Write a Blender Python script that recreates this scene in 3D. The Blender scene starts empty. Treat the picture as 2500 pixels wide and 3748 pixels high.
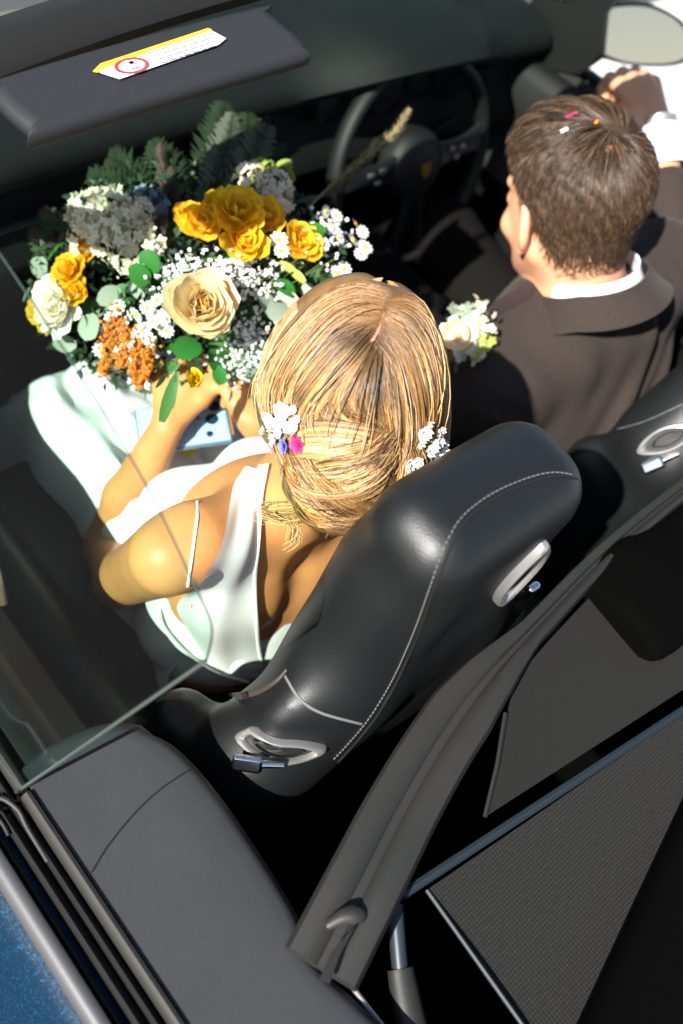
import bpy, math, random, time
import numpy as np
import openvdb as vdb
from mathutils import Vector, Matrix
from mathutils.bvhtree import BVHTree
T0 = time.time()
random.seed(7); RNG = np.random.default_rng(7)
S = bpy.context.scene; COL = S.collection

# ------------------------------------------------------------------ camera, sky, sun, exposure
W, H = 2500.0, 3748.0
F = 3651.45
CR = np.array([[0.7446668382826295, -0.6329935948739998, 0.21163744661650963],
               [-0.41798943642364916, -0.6894974480705579, -0.5915049451543978],
               [0.5203423209775311, 0.3520119002993544, -0.7780305206399679]])   # right, down, forward
CC = np.array([-0.90339111, -0.47314702, 1.75659994])
cam = bpy.data.cameras.new('camera'); camo = bpy.data.objects.new('camera', cam); COL.objects.link(camo)
mw = Matrix.Identity(4)
for i in range(3):
    mw[i][0] = CR[0][i]; mw[i][1] = -CR[1][i]; mw[i][2] = -CR[2][i]; mw[i][3] = CC[i]
camo.matrix_world = mw
cam.sensor_fit = 'VERTICAL'; cam.sensor_height = 36; cam.lens = F / H * 36
cam.clip_start = 0.05; cam.clip_end = 500
cam.dof.use_dof = True; cam.dof.focus_distance = 0.98; cam.dof.aperture_fstop = 3.2
S.camera = camo
SUN = Vector((-0.76, -0.13, 0.66)).normalized()      # towards the sun: low over the passenger side
wd = bpy.data.worlds.new('World'); S.world = wd; wd.use_nodes = True
nt = wd.node_tree; bg = nt.nodes['Background']
sky = nt.nodes.new('ShaderNodeTexSky'); sky.sky_type = 'NISHITA'; sky.sun_disc = False
sky.sun_elevation = math.asin(SUN.z); sky.sun_rotation = math.atan2(SUN.x, SUN.y)
nt.links.new(sky.outputs[0], bg.inputs[0]); bg.inputs[1].default_value = 0.06
sl = bpy.data.lights.new('sun', 'SUN'); sl.energy = 5.0; sl.angle = math.radians(0.6); sl.color = (1, .95, .88)
so = bpy.data.objects.new('sun', sl); COL.objects.link(so)
so.rotation_euler = SUN.to_track_quat('Z', 'Y').to_euler(); so.location = (-4, 1, 6)
vs = S.view_settings; vs.view_transform = 'Standard'; vs.look = 'None'; vs.exposure = 1.52; vs.gamma = 1
vs.use_curve_mapping = False
S.cycles.max_bounces = 8; S.cycles.transparent_max_bounces = 16

# ------------------------------------------------------------------ helpers
def ray(px, py): return CR.T @ np.array([(px - W/2)/F, (py - H/2)/F, 1.0])
def at(px, py, x=None, y=None, z=None, d=None):
    r = ray(px, py)
    t = (x-CC[0])/r[0] if x is not None else (y-CC[1])/r[1] if y is not None else (z-CC[2])/r[2] if z is not None else d
    return CC + t*r
def smooth(pts, n=40, closed=False):
    P = np.array(pts, float); m = len(P); out = []
    segs = m if closed else m-1
    for i in range(segs):
        if closed: p0, p1, p2, p3 = P[(i-1) % m], P[i], P[(i+1) % m], P[(i+2) % m]
        else: p0, p1, p2, p3 = P[max(i-1, 0)], P[i], P[i+1], P[min(i+2, m-1)]
        k = max(1, n//segs)
        for j in range(k):
            t = j/k; out.append(.5*((2*p1)+(-p0+p2)*t+(2*p0-5*p1+4*p2-p3)*t*t+(-p0+3*p1-3*p2+p3)*t**3))
    if not closed: out.append(P[-1])
    return np.array(out)
def tag(o, label=None, cat=None, group=None, kind=None):
    if label: o['label'] = label
    if cat: o['category'] = cat
    if group: o['group'] = group
    if kind: o['kind'] = kind
    return o
def empty(name, loc, label, cat, group=None):
    o = bpy.data.objects.new(name, None); COL.objects.link(o); o.location = loc; o.empty_display_size = .05
    return tag(o, label, cat, group)
class MB:
    def __init__(s): s.v = []; s.f = []; s.n = 0
    def add(s, v, f):
        v = np.asarray(v, float).reshape(-1, 3); s.v.append(v)
        s.f += [tuple(int(i)+s.n for i in q) for q in f]; s.n += len(v); return s
    def grid(s, G, cu=False, cv=False):
        G = np.asarray(G, float); a, b = G.shape[:2]; f = []
        for i in range(a if cu else a-1):
            for j in range(b if cv else b-1):
                i2, j2 = (i+1) % a, (j+1) % b
                f.append((i*b+j, i2*b+j, i2*b+j2, i*b+j2))
        return s.add(G.reshape(-1, 3), f)
    def tube(s, path, r, k=8, caps=True, flat=1.0, up=None):
        P = np.array(path, float); m = len(P); r = np.ones(m)*r if np.isscalar(r) else np.interp(np.linspace(0, 1, m), np.linspace(0, 1, len(r)), r)
        T = np.gradient(P, axis=0); T /= np.linalg.norm(T, axis=1)[:, None]+1e-9
        U = np.array(up if up is not None else ([0, 0, 1] if abs(T[0][2]) < .9 else [1, 0, 0]), float)
        rings = []
        for i in range(m):
            U = U-T[i]*(U@T[i]); U /= np.linalg.norm(U)+1e-9; V = np.cross(T[i], U)
            a = np.arange(k)/k*2*math.pi
            rings.append(P[i]+r[i]*(np.cos(a)[:, None]*U*flat+np.sin(a)[:, None]*V))
        n0 = s.n; s.grid(rings, cv=True)
        if caps:
            s.f.append(tuple(n0+i for i in range(k))[::-1]); s.f.append(tuple(n0+(m-1)*k+i for i in range(k)))
        return s
    def box(s, c, h, R=None, bev=0.0):
        # box with cut edges
        c = np.array(c, float); h = np.array(h, float); b = min(bev, min(h)*.9); R = np.eye(3) if R is None else np.array(R)
        if b <= 0:
            v = [[sx*h[0], sy*h[1], sz*h[2]] for sx in (-1, 1) for sy in (-1, 1) for sz in (-1, 1)]
            return s.add(np.array(v)@R.T+c, [(0, 1, 3, 2), (4, 6, 7, 5), (0, 4, 5, 1), (2, 3, 7, 6), (0, 2, 6, 4), (1, 5, 7, 3)])
        rings = []
        for z, ins in ((-h[2], b), (-h[2]+b*.3, b*.3), (-h[2]+b, 0), (h[2]-b, 0), (h[2]-b*.3, b*.3), (h[2], b)):
            ring = []
            for q, (sx, sy) in enumerate(((1, 1), (-1, 1), (-1, -1), (1, -1))):
                for a in np.linspace(0, math.pi/2, 4):
                    ang = a+q*math.pi/2; rr = max(b*1.0-ins*.0, 1e-5)
                    ring.append([sx*(h[0]-b)+ (rr-ins*.8)*math.cos(ang), sy*(h[1]-b)+(rr-ins*.8)*math.sin(ang), z])
            rings.append(np.array(ring)@R.T+c)
        n0 = s.n; s.grid(rings, cv=True); k = 16
        s.f.append(tuple(n0+i for i in range(k))[::-1]); s.f.append(tuple(n0+5*k+i for i in range(k)))
        return s
    def prism(s, poly, t):
        P = np.array(poly, float); k = len(P); t = np.array(t, float); n0 = s.n
        s.grid([P, P+t], cv=True); s.f.append(tuple(n0+i for i in range(k))[::-1]); s.f.append(tuple(n0+k+i for i in range(k))); return s
    def build(s, name, mat, parent=None, smooth_=True, col=None):
        me = bpy.data.meshes.new(name); me.from_pydata(np.concatenate(s.v).tolist(), [], s.f); me.update()
        return mesh_obj(name, me, mat, parent, smooth_)
def mesh_obj(name, me, mat, parent=None, smooth_=True, ang=45):
    if mat: me.materials.append(mat)
    if smooth_:
        me.polygons.foreach_set('use_smooth', [True]*len(me.polygons))
        try: me.set_sharp_from_angle(angle=math.radians(ang))
        except Exception: pass
    o = bpy.data.objects.new(name, me); COL.objects.link(o)
    if parent:
        o.parent = parent; base = Vector((0, 0, 0)); q = parent
        while q: base += q.location; q = q.parent
        o.data.transform(Matrix.Translation(-base))
    return o

# ---- materials
def mat(name, col, rough=.5, metal=0, spec=.5, bump=0, bs=200, col2=None, cs=40, coat=0, sheen=0, sss=0, trans=0, attr=False, det=3, aniso=0, sr=.3):
    m = bpy.data.materials.new(name); m.use_nodes = True; n = m.node_tree.nodes; l = m.node_tree.links; p = n['Principled BSDF']
    p.inputs['Base Color'].default_value = (*col, 1); p.inputs['Roughness'].default_value = rough; p.inputs['Metallic'].default_value = metal
    p.inputs['Specular IOR Level'].default_value = spec; p.inputs['Coat Weight'].default_value = coat; p.inputs['Coat Roughness'].default_value = .08
    p.inputs['Sheen Weight'].default_value = sheen; p.inputs['Sheen Roughness'].default_value = sr
    if sss:
        p.inputs['Subsurface Weight'].default_value = sss; p.inputs['Subsurface Radius'].default_value = (1, .3, .15); p.inputs['Subsurface Scale'].default_value = .008
    tc = n.new('ShaderNodeTexCoord')
    src = None
    if attr:
        a = n.new('ShaderNodeVertexColor'); a.layer_name = 'Col'; src = a.outputs[0]
    if col2:
        t = n.new('ShaderNodeTexNoise'); t.inputs['Scale'].default_value = cs; t.inputs['Detail'].default_value = 4; l.new(tc.outputs['Object'], t.inputs['Vector'])
        r = n.new('ShaderNodeMapRange'); r.inputs[1].default_value = .35; r.inputs[2].default_value = .65; l.new(t.outputs[0], r.inputs[0])
        mx = n.new('ShaderNodeMix'); mx.data_type = 'RGBA'; l.new(r.outputs[0], mx.inputs[0])
        mx.inputs[6].default_value = (*col, 1); mx.inputs[7].default_value = (*col2, 1); src2 = mx.outputs[2]
        if src is not None:
            mm = n.new('ShaderNodeMix'); mm.data_type = 'RGBA'; mm.blend_type = 'MULTIPLY'; mm.inputs[0].default_value = 1
            l.new(src, mm.inputs[6]); l.new(src2, mm.inputs[7]); src = mm.outputs[2]
        else: src = src2
    if src is not None: l.new(src, p.inputs['Base Color'])
    if bump:
        t = n.new('ShaderNodeTexNoise'); t.inputs['Scale'].default_value = bs; t.inputs['Detail'].default_value = det; l.new(tc.outputs['Object'], t.inputs['Vector'])
        b = n.new('ShaderNodeBump'); b.inputs['Strength'].default_value = bump; b.inputs['Distance'].default_value = .002
        l.new(t.outputs[0], b.inputs['Height']); l.new(b.outputs[0], p.inputs['Normal'])
    if trans:
        tr = n.new('ShaderNodeBsdfTranslucent'); tr.inputs[0].default_value = (*[min(1, c*1.1) for c in col], 1)
        if src is not None: l.new(src, tr.inputs[0])
        mx = n.new('ShaderNodeMixShader'); mx.inputs[0].default_value = trans; l.new(p.outputs[0], mx.inputs[1]); l.new(tr.outputs[0], mx.inputs[2])
        l.new(mx.outputs[0], n['Material Output'].inputs[0])
    m.diffuse_color = (*col, 1); return m
def weave(name, col, scale, col2):
    m = mat(name, col, rough=.9, spec=.2); n = m.node_tree.nodes; l = m.node_tree.links; p = n['Principled BSDF']
    tc = n.new('ShaderNodeTexCoord'); ws = []
    for d in ('X', 'Y'):
        w = n.new('ShaderNodeTexWave'); w.bands_direction = d; w.inputs['Scale'].default_value = scale; w.inputs['Distortion'].default_value = .6; w.inputs['Detail Scale'].default_value = 3
        l.new(tc.outputs['Object'], w.inputs['Vector']); ws.append(w)
    mu = n.new('ShaderNodeMath'); mu.operation = 'MULTIPLY_ADD'; mu.inputs[1].default_value = .35; l.new(ws[0].outputs['Fac'], mu.inputs[0]); hf = n.new('ShaderNodeMath'); hf.operation = 'MULTIPLY'; hf.inputs[1].default_value = .65; l.new(ws[1].outputs['Fac'], hf.inputs[0]); l.new(hf.outputs[0], mu.inputs[2])
    nz = n.new('ShaderNodeTexNoise'); nz.inputs['Scale'].default_value = 260; l.new(tc.outputs['Object'], nz.inputs['Vector'])
    ad = n.new('ShaderNodeMath'); ad.operation = 'MULTIPLY'; l.new(mu.outputs[0], ad.inputs[0]); l.new(nz.outputs[0], ad.inputs[1])
    mx = n.new('ShaderNodeMix'); mx.data_type = 'RGBA'; l.new(ad.outputs[0], mx.inputs[0]); mx.inputs[6].default_value = (*col, 1); mx.inputs[7].default_value = (*col2, 1)
    l.new(mx.outputs[2], p.inputs['Base Color'])
    b = n.new('ShaderNodeBump'); b.inputs['Strength'].default_value = .6; b.inputs['Distance'].default_value = .001; l.new(mu.outputs[0], b.inputs['Height']); l.new(b.outputs[0], p.inputs['Normal'])
    return m
def glassmat(name, tint, ior=1.45):
    m = bpy.data.materials.new(name); m.use_nodes = True; n = m.node_tree.nodes; l = m.node_tree.links; n.clear()
    o = n.new('ShaderNodeOutputMaterial'); t = n.new('ShaderNodeBsdfTransparent'); t.inputs[0].default_value = (*tint, 1)
    g = n.new('ShaderNodeBsdfGlossy'); g.inputs[1].default_value = .01; fr = n.new('ShaderNodeFresnel'); fr.inputs[0].default_value = ior
    mx = n.new('ShaderNodeMixShader'); l.new(fr.outputs[0], mx.inputs[0]); l.new(t.outputs[0], mx.inputs[1]); l.new(g.outputs[0], mx.inputs[2]); l.new(mx.outputs[0], o.inputs[0]); return m
M = {}
M['leather'] = mat('black_leather', (.0060, .0072, .0076), rough=.42, bump=.16, bs=700, spec=.42)
M['leather_back'] = mat('seat_back_leather', (.008, .008, .0075), rough=.6, bump=.15, bs=900, spec=.3)
M['thread'] = mat('stitch_thread', (.10, .10, .10), rough=.7)
M['trim'] = mat('grey_interior_plastic', (.0245, .0268, .0300), rough=.62, bump=.3, bs=1400, spec=.25, col2=(.0285, .031, .0345), cs=8)
M['visor'] = mat('grey_visor_vinyl', (.017, .0185, .0205), rough=.6, bump=.3, bs=900, spec=.3)
M['header'] = mat('dark_header_trim', (.009, .0088, .0082), rough=.6, bump=.2, bs=900, spec=.3)
M['dark_trim'] = mat('dark_plastic', (.004, .0046, .0044), rough=.6, bump=.15, bs=1200, spec=.4)
M['dash'] = mat('dashboard_leather', (.0030, .0052, .0046), rough=.68, bump=.3, bs=700, spec=.25)
M['rubber'] = mat('black_rubber', (.008, .008, .008), rough=.6, spec=.3)
M['beltmetal'] = mat('satin_metal_trim', (.07, .07, .075), rough=.5, metal=.3, bump=.05, bs=600)
M['frame'] = mat('deflector_frame_plastic', (.0135, .0142, .0130), rough=.5, spec=.4, bump=.1, bs=900, col2=(.0170, .0162, .0140), cs=10)
M['chrome'] = mat('chrome', (.75, .76, .78), rough=.14, metal=1)
M['satin'] = mat('satin_silver', (.42, .41, .40), rough=.35, metal=.75)
M['strut'] = mat('painted_tube', (.022, .03, .038), rough=.4, metal=.3)
M['carpet_and_shadow'] = mat('black_carpet_and_shadow', (.0012, .0013, .0012), rough=.95, bump=.5, bs=500, spec=.02)  # floor carpet; its black also colours the two shadow shapes at the rear
M['mesh'] = weave('woven_mesh_fabric', (.007, .0072, .0068), 90, (.026, .0262, .0245))
M['mesh2'] = weave('fine_dark_mesh', (.009, .0092, .0088), 300, (.018, .0178, .017))
M['blue'] = mat('blue_metallic_paint', (.004, .035, .085), rough=.5, metal=.1, coat=0, spec=.15)
def flake(m):
    n = m.node_tree.nodes; l = m.node_tree.links; p = n['Principled BSDF']; tc = n.new('ShaderNodeTexCoord')
    v = n.new('ShaderNodeTexVoronoi'); v.inputs['Scale'].default_value = 1150; l.new(tc.outputs['Object'], v.inputs['Vector'])
    g = n.new('ShaderNodeMath'); g.operation = 'GREATER_THAN'; g.inputs[1].default_value = .955
    sp = n.new('ShaderNodeSeparateColor'); l.new(v.outputs['Color'], sp.inputs[0]); l.new(sp.outputs[0], g.inputs[0])
    mx = n.new('ShaderNodeMix'); mx.data_type = 'RGBA'; l.new(g.outputs[0], mx.inputs[0]); mx.inputs[6].default_value = (.001, .014, .034, 1); mx.inputs[7].default_value = (.006, .07, .17, 1)
    l.new(mx.outputs[2], p.inputs['Base Color'])
    ns = n.new('ShaderNodeVectorMath'); ns.operation = 'SUBTRACT'; ns.inputs[1].default_value = (.5, .5, .5); l.new(v.outputs['Color'], ns.inputs[0])
    sc = n.new('ShaderNodeVectorMath'); sc.operation = 'SCALE'; sc.inputs['Scale'].default_value = .28; l.new(ns.outputs[0], sc.inputs[0])
    ge = n.new('ShaderNodeNewGeometry'); ad = n.new('ShaderNodeVectorMath'); l.new(ge.outputs['Normal'], ad.inputs[0]); l.new(sc.outputs[0], ad.inputs[1])
    nn = n.new('ShaderNodeVectorMath'); nn.operation = 'NORMALIZE'; l.new(ad.outputs[0], nn.inputs[0]); l.new(nn.outputs[0], p.inputs['Normal'])
flake(M['blue'])
M['skin'] = mat('warm_tanned_skin', (.66, .275, .10), rough=.45, sss=.05, bump=.14, bs=400, col2=(.58, .225, .08), cs=22, spec=.4)
M['skin2'] = mat('fair_skin', (.60, .31, .18), rough=.5, sss=.10, bump=.1, bs=400, col2=(.54, .26, .145), cs=16, spec=.35)
M['hair_b'] = mat('blonde_hair', (.5, .3, .12), rough=.42, spec=.5, attr=True)
M['hair_g'] = mat('brown_hair', (.1, .06, .03), rough=.42, spec=.5, attr=True)
M['hairbase_b'] = mat('blonde_hair_underlayer', (.22, .12, .045), rough=.5, col2=(.12, .065, .025), cs=60)
M['hairbase_g'] = mat('brown_hair_underlayer', (.035, .02, .012), rough=.7)
M['scalp'] = mat('pink_scalp', (.42, .19, .13), rough=.5)
M['white'] = mat('white_crepe', (.80, .78, .77), rough=.75, bump=.25, bs=300, spec=.2)
M['chiffon'] = mat('white_chiffon', (.80, .76, .76), rough=.7, spec=.2, trans=.25, bump=.1, bs=500)
M['satinwhite'] = mat('white_piping', (.85, .85, .84), rough=.5)
M['suit'] = mat('brown_wool_suit', (.036, .0275, .024), rough=.9, spec=.12, sheen=.05, bump=.6, bs=900, col2=(.028, .0215, .019), cs=300)
M['suitdark'] = mat('dark_burgundy_felt', (.018, .007, .008), rough=.9)
M['shirt'] = mat('white_shirt_cotton', (.80, .82, .92), rough=.7, bump=.2, bs=600)
M['glass'] = glassmat('green_tinted_glass', (.81, .905, .865))
M['wglass'] = glassmat('windscreen_glass', (.88, .93, .90))
M['mirror'] = mat('mirror_glass', (.92, .74, .58), rough=.12, metal=1)
M['phone'] = mat('pale_blue_phone_glass', (.36, .56, .84), rough=.3, spec=.5)
M['phonecase'] = mat('orange_phone_edge', (.55, .18, .04), rough=.35)
M['clear'] = mat('blue_grey_case', (.10, .15, .22), rough=.2)
M['lens'] = mat('camera_lens', (.01, .03, .05), rough=.05, coat=1)
M['gunmetal'] = mat('gunmetal', (.02, .026, .03), rough=.3, metal=.5)
M['label'] = mat('label_white', (.72, .72, .76), rough=.5)
M['yellow'] = mat('label_yellow', (.80, .50, .02), rough=.5)
M['red'] = mat('label_red', (.65, .03, .04), rough=.5)
M['ink'] = mat('label_ink', (.10, .09, .12), rough=.6)
M['gold'] = mat('emblem_gold', (.5, .28, .05), rough=.35, metal=.8)
M['pave'] = mat('pale_paving', (.55, .55, .54), rough=.85, bump=.3, bs=40, col2=(.48, .48, .47), cs=3)
M['bluestrip'] = mat('blue_grey_trim_strip', (.006, .012, .018), rough=.6, metal=0)

# ---- signed distance bodies
def sm(a, b, k):
    h = np.clip(.5+.5*(b-a)/k, 0, 1); return b*(1-h)+a*h-k*h*(1-h)
class SDF:
    def __init__(s, lo, hi, vox):
        s.lo = np.array(lo, float); s.vox = vox; s.n = np.ceil((np.array(hi)-s.lo)/vox).astype(int)+1; s.g = np.full(s.n, .03, np.float32)
    def win(s, lo, hi):
        a = np.clip(np.floor((np.array(lo)-s.lo)/s.vox).astype(int), 0, s.n-1); b = np.clip(np.ceil((np.array(hi)-s.lo)/s.vox).astype(int)+1, 0, s.n)
        if (b <= a).any(): return None
        X = [(s.lo[i]+np.arange(a[i], b[i])*s.vox).astype(np.float32) for i in range(3)]
        return tuple(slice(a[i], b[i]) for i in range(3)), np.stack(np.meshgrid(*X, indexing='ij'), -1)
    def put(s, lo, hi, fn, k, sub):
        m = .03+k; w = s.win(np.array(lo)-m, np.array(hi)+m)
        if w is None: return
        sl_, P = w; d = fn(P); g = s.g[sl_]
        s.g[sl_] = np.minimum(sm(g, d, k), .06) if not sub else -sm(-g, d, k)
    def cap(s, a, b, ra, rb=None, k=.01, sub=False):
        a = np.array(a, float); b = np.array(b, float); rb = ra if rb is None else rb; ab = b-a; L = ab@ab+1e-12; r = max(ra, rb)
        def fn(P):
            t = np.clip(((P-a)@ab)/L, 0, 1); return np.linalg.norm(P-a-t[..., None]*ab, axis=-1)-(ra+(rb-ra)*t)
        s.put(np.minimum(a, b)-r, np.maximum(a, b)+r, fn, k, sub); return s
    def chain(s, pts, rs, k=.006, sub=False):
        for i in range(len(pts)-1): s.cap(pts[i], pts[i+1], rs[i], rs[i+1], k, sub)
    def ell(s, c, r, R=None, k=.015, sub=False):
        c = np.array(c, float); r = np.array(r, float); R = np.eye(3) if R is None else np.array(R); m = r.max()
        def fn(P):
            q = (P-c)@R; k0 = np.linalg.norm(q/r, axis=-1); k1 = np.linalg.norm(q/(r*r), axis=-1)+1e-6; return k0*(k0-1)/k1
        s.put(c-m, c+m, fn, k, sub); return s
    def rbox(s, c, h, rr, R=None, k=.02, sub=False):
        c = np.array(c, float); h = np.array(h, float)-rr; R = np.eye(3) if R is None else np.array(R); m = np.linalg.norm(h)+rr
        def fn(P):
            q = np.abs((P-c)@R)-h; return np.linalg.norm(np.maximum(q, 0), axis=-1)+np.minimum(q.max(-1), 0)-rr
        s.put(c-m, c+m, fn, k, sub); return s
    def mesh(s, name, mt, parent=None, disp=None, it=2):
        g = vdb.FloatGrid(1.0); g.copyFromArray(np.ascontiguousarray(s.g, np.float32)); g.transform = vdb.createLinearTransform(s.vox)
        p, q = g.convertToQuads(isovalue=0.0); p = p+s.lo
        if disp: p = disp(p)
        me = bpy.data.meshes.new(name); me.vertices.add(len(p)); me.vertices.foreach_set('co', p.astype(np.float32).ravel())
        q = np.ascontiguousarray(q)
        me.loops.add(len(q)*4); me.loops.foreach_set('vertex_index', q.astype(np.int32).ravel())
        me.polygons.add(len(q)); me.polygons.foreach_set('loop_start', np.arange(len(q))*4)
        me.update(calc_edges=True); me.validate()
        # light smoothing
        E = np.zeros(len(me.edges)*2, np.int32); me.edges.foreach_get('vertices', E); E = E.reshape(-1, 2); co = p.astype(float)
        dg = np.bincount(E.ravel(), minlength=len(co))[:, None]
        for _ in range(it):
            a = np.zeros_like(co); np.add.at(a, E[:, 0], co[E[:, 1]]); np.add.at(a, E[:, 1], co[E[:, 0]]); co = co*.5+.5*a/np.maximum(dg, 1)
        me.vertices.foreach_set('co', co.astype(np.float32).ravel()); me.update()
        return mesh_obj(name, me, mt, parent, ang=180)
def bvh(o):
    base = np.zeros(3); q = o.parent
    while q: base += np.array(q.location); q = q.parent
    n = len(o.data.vertices); v = np.zeros(n*3, np.float32); o.data.vertices.foreach_get('co', v); v = v.reshape(-1, 3)+base
    return BVHTree.FromPolygons([tuple(x) for x in v.tolist()], [tuple(p.vertices) for p in o.data.polygons])
def hit(tree, px, py, off=0.0, fb=1.1):
    r = ray(px, py); L = np.linalg.norm(r); h = tree.ray_cast(Vector(CC), Vector(r/L))
    if h[0] is None:
        n = tree.find_nearest(Vector(CC+r*fb)); return np.array(n[0])+off*np.array(n[1]), np.array(n[1])
    nn = np.array(h[1]); nn = -nn if nn@r > 0 else nn
    return np.array(h[0])+off*nn, nn
def rot_axes(yaw, pitch, roll=0):
    # columns: right, forward, up of a head turned by yaw (anticlockwise), bowed by pitch
    R = Matrix.Rotation(yaw, 3, 'Z') @ Matrix.Rotation(roll, 3, 'Y') @ Matrix.Rotation(-pitch, 3, 'X')
    return np.array(R)
def strands(name, P, r, cols, mt, parent, prof=None):
    # P: (n, m, 3) polylines -> thin three-sided hairs, colour per hair
    n, m, _ = P.shape; T = np.gradient(P, axis=1); T /= np.linalg.norm(T, axis=2, keepdims=True)+1e-9
    ref = RNG.normal(size=(n, 1, 3)); U = np.cross(T, ref); U /= np.linalg.norm(U, axis=2, keepdims=True)+1e-9; V = np.cross(T, U)
    prof = np.array(prof if prof is not None else np.r_[.6, np.ones(m-3), .7, .25])[None, :, None]; rr = np.asarray(r).reshape(-1, 1, 1)*prof
    ring = np.stack([P+rr*(math.cos(a)*U+math.sin(a)*V) for a in (0, 2.094, 4.189)], 2)   # n,m,3,3
    idx = np.arange(n*m*3).reshape(n, m, 3)
    q = np.stack([np.stack([idx[:, :-1, k], idx[:, 1:, k], idx[:, 1:, (k+1) % 3], idx[:, :-1, (k+1) % 3]], -1) for k in range(3)], 2).reshape(-1, 4)
    me = bpy.data.meshes.new(name); me.vertices.add(n*m*3); me.vertices.foreach_set('co', ring.astype(np.float32).ravel())
    me.loops.add(len(q)*4); me.loops.foreach_set('vertex_index', q.astype(np.int32).ravel()); me.polygons.add(len(q)); me.polygons.foreach_set('loop_start', np.arange(len(q))*4)
    me.update(calc_edges=True)
    ca = me.color_attributes.new('Col', 'FLOAT_COLOR', 'POINT'); c = np.ones((n, m*3, 4), np.float32)
    cols = np.asarray(cols, np.float32); c[:, :, :3] = cols[:, None, :] if cols.ndim == 2 else np.repeat(cols, 3, axis=1)
    ca.data.foreach_set('color', c.ravel())
    return mesh_obj(name, me, mt, parent, ang=180)
def nrm(v): v = np.array(v, float); return v/(np.linalg.norm(v)+1e-9)

# ------------------------------------------------------------------ ground
M['asphalt'] = mat('added_dark_asphalt', (.025, .025, .027), rough=.9, bump=.5, bs=150, col2=(.06, .06, .06), cs=60)
g = MB().grid([[(x, y, -.004) for y in (-60, 60)] for x in (-60, 60)]).build('ground', M['pave'], None, False)
rd = MB().grid([[(x, y, 0) for y in (-60, 60)] for x in (-9, 1.02)]).build('added_road', M['asphalt'], None, False); rd2 = MB().grid([[(x, y, .001) for y in (1.7, 60)] for x in (1.021, 60)]).build('added_road', M['asphalt'], None, False); tag(rd2, 'dark asphalt road surface ahead of the car', kind='structure'); tag(rd, 'dark asphalt lane under the car, added out of view to dim window reflections', kind='structure')  # unseen asphalt lane added to cut window reflections and bounce light
tag(g, 'pale sunlit paving around the car', kind='structure')

# ================================================================== CAR
car = empty('convertible_car', (0, 0, 0), 'dark blue convertible with the roof down and black leather interior', 'car')
YS = -.158     # shut line between door and rear quarter
def sweep_y(name, prof, y0, y1, m, n=2, par=car, fx=None):
    ys = np.linspace(y0, y1, n); G = [[(x+(fx(y) if fx else 0), y, z) for (x, z) in prof] for y in ys]
    b = MB().grid(G); return b
def bend(y): return .045*max(0, y-.1)**1.6 + (.05*max(0, -.55-y)**1.5)
# outer skin (each side), sheet metal with thickness
for sgn in (-1, 1):
    prof = [(-.800, .862), (-.813, .8625), (-.826, .852), (-.843, .81), (-.866, .72), (-.874, .64), (-.868, .52), (-.85, .40), (-.83, .27), (-.79, .22), (-.76, .24), (-.785, .40), (-.80, .55), (-.80, .70), (-.785, .80), (-.780, .85)]
    for nm, a, b in (('door_skin', YS+.003, 1.0), ('rear_quarter_panel', -1.9, YS-.003)):
        ys = np.linspace(a, b, 14); G = [[(-sgn*(x+bend(y))*-1 if sgn == 1 else x+bend(y), y, z) for (x, z) in prof] for y in ys]
        G = [[((x+bend(y))*(1 if sgn == -1 else -1), y, z) for (x, z) in prof] for y in ys]
        k = len(prof); mb = MB().grid(G, cv=True); mb.f.append(tuple(range(k))[::-1]); mb.f.append(tuple((13)*k+i for i in range(k)))
        mb.build(nm, M['blue'], car)
# bonnet, rear deck, front and rear ends
def deck(name, y0, y1, zf, hw):
    ys = np.linspace(y0, y1, 14); G = []
    for y in ys:
        xs = np.linspace(-hw, hw, 15); G.append([(x, y, zf(y)-.05*(x/hw)**4) for x in xs])
    mb = MB().grid(G); mb.grid([[(p[0], p[1], p[2]-.02) for p in r] for r in G]); return mb.build(name, M['blue'], car)
deck('bonnet', 1.04, 2.15, lambda y: .90-.16*((y-1.04)/1.11)**1.8, .93)
deck('engine_cover', -1.95, -1.0, lambda y: .90-.14*((-1.0-y)/.95)**1.6, .80)
for y0, s2 in ((2.16, 1), (-1.95, -1)):
    MB().grid([[(x, y0+s2*.10*(1-(x/.82)**2)*math.sin(t*math.pi)+s2*.02, .24+.50*t) for x in np.linspace(-.8, .8, 13)] for t in np.linspace(0, 1, 8)]).build('bumper', M['blue'], car)
for sx in (-1, 1):
    for yy in (1.35, -1.15):
        w = MB(); a = np.linspace(0, 2*math.pi, 33)[:-1]
        w.grid([[(sx*(.76+dx), yy+r*math.cos(t), .33+r*math.sin(t)) for t in a] for dx, r in ((-.1, .22), (-.1, .31), (-.06, .33), (.06, .33), (.1, .31), (.1, .24), (.07, .22), (.07, .05), (.06, .001))], cv=True)
        w.build('wheel', M['rubber'], car)
# floor tub and rear bulkhead
fl = MB(); fl.box((0, .1, .26), (.76, 1.1, .03)); fl.box((0, -.95, .50), (.72, .05, .22)); fl.box((0, 1.0, .6), (.76, .04, .3)); fl.box((0, -.72, .50), (.6, .2, .07), bev=.03)
fl.build('floor_tub', M['carpet_and_shadow'], car)
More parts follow.
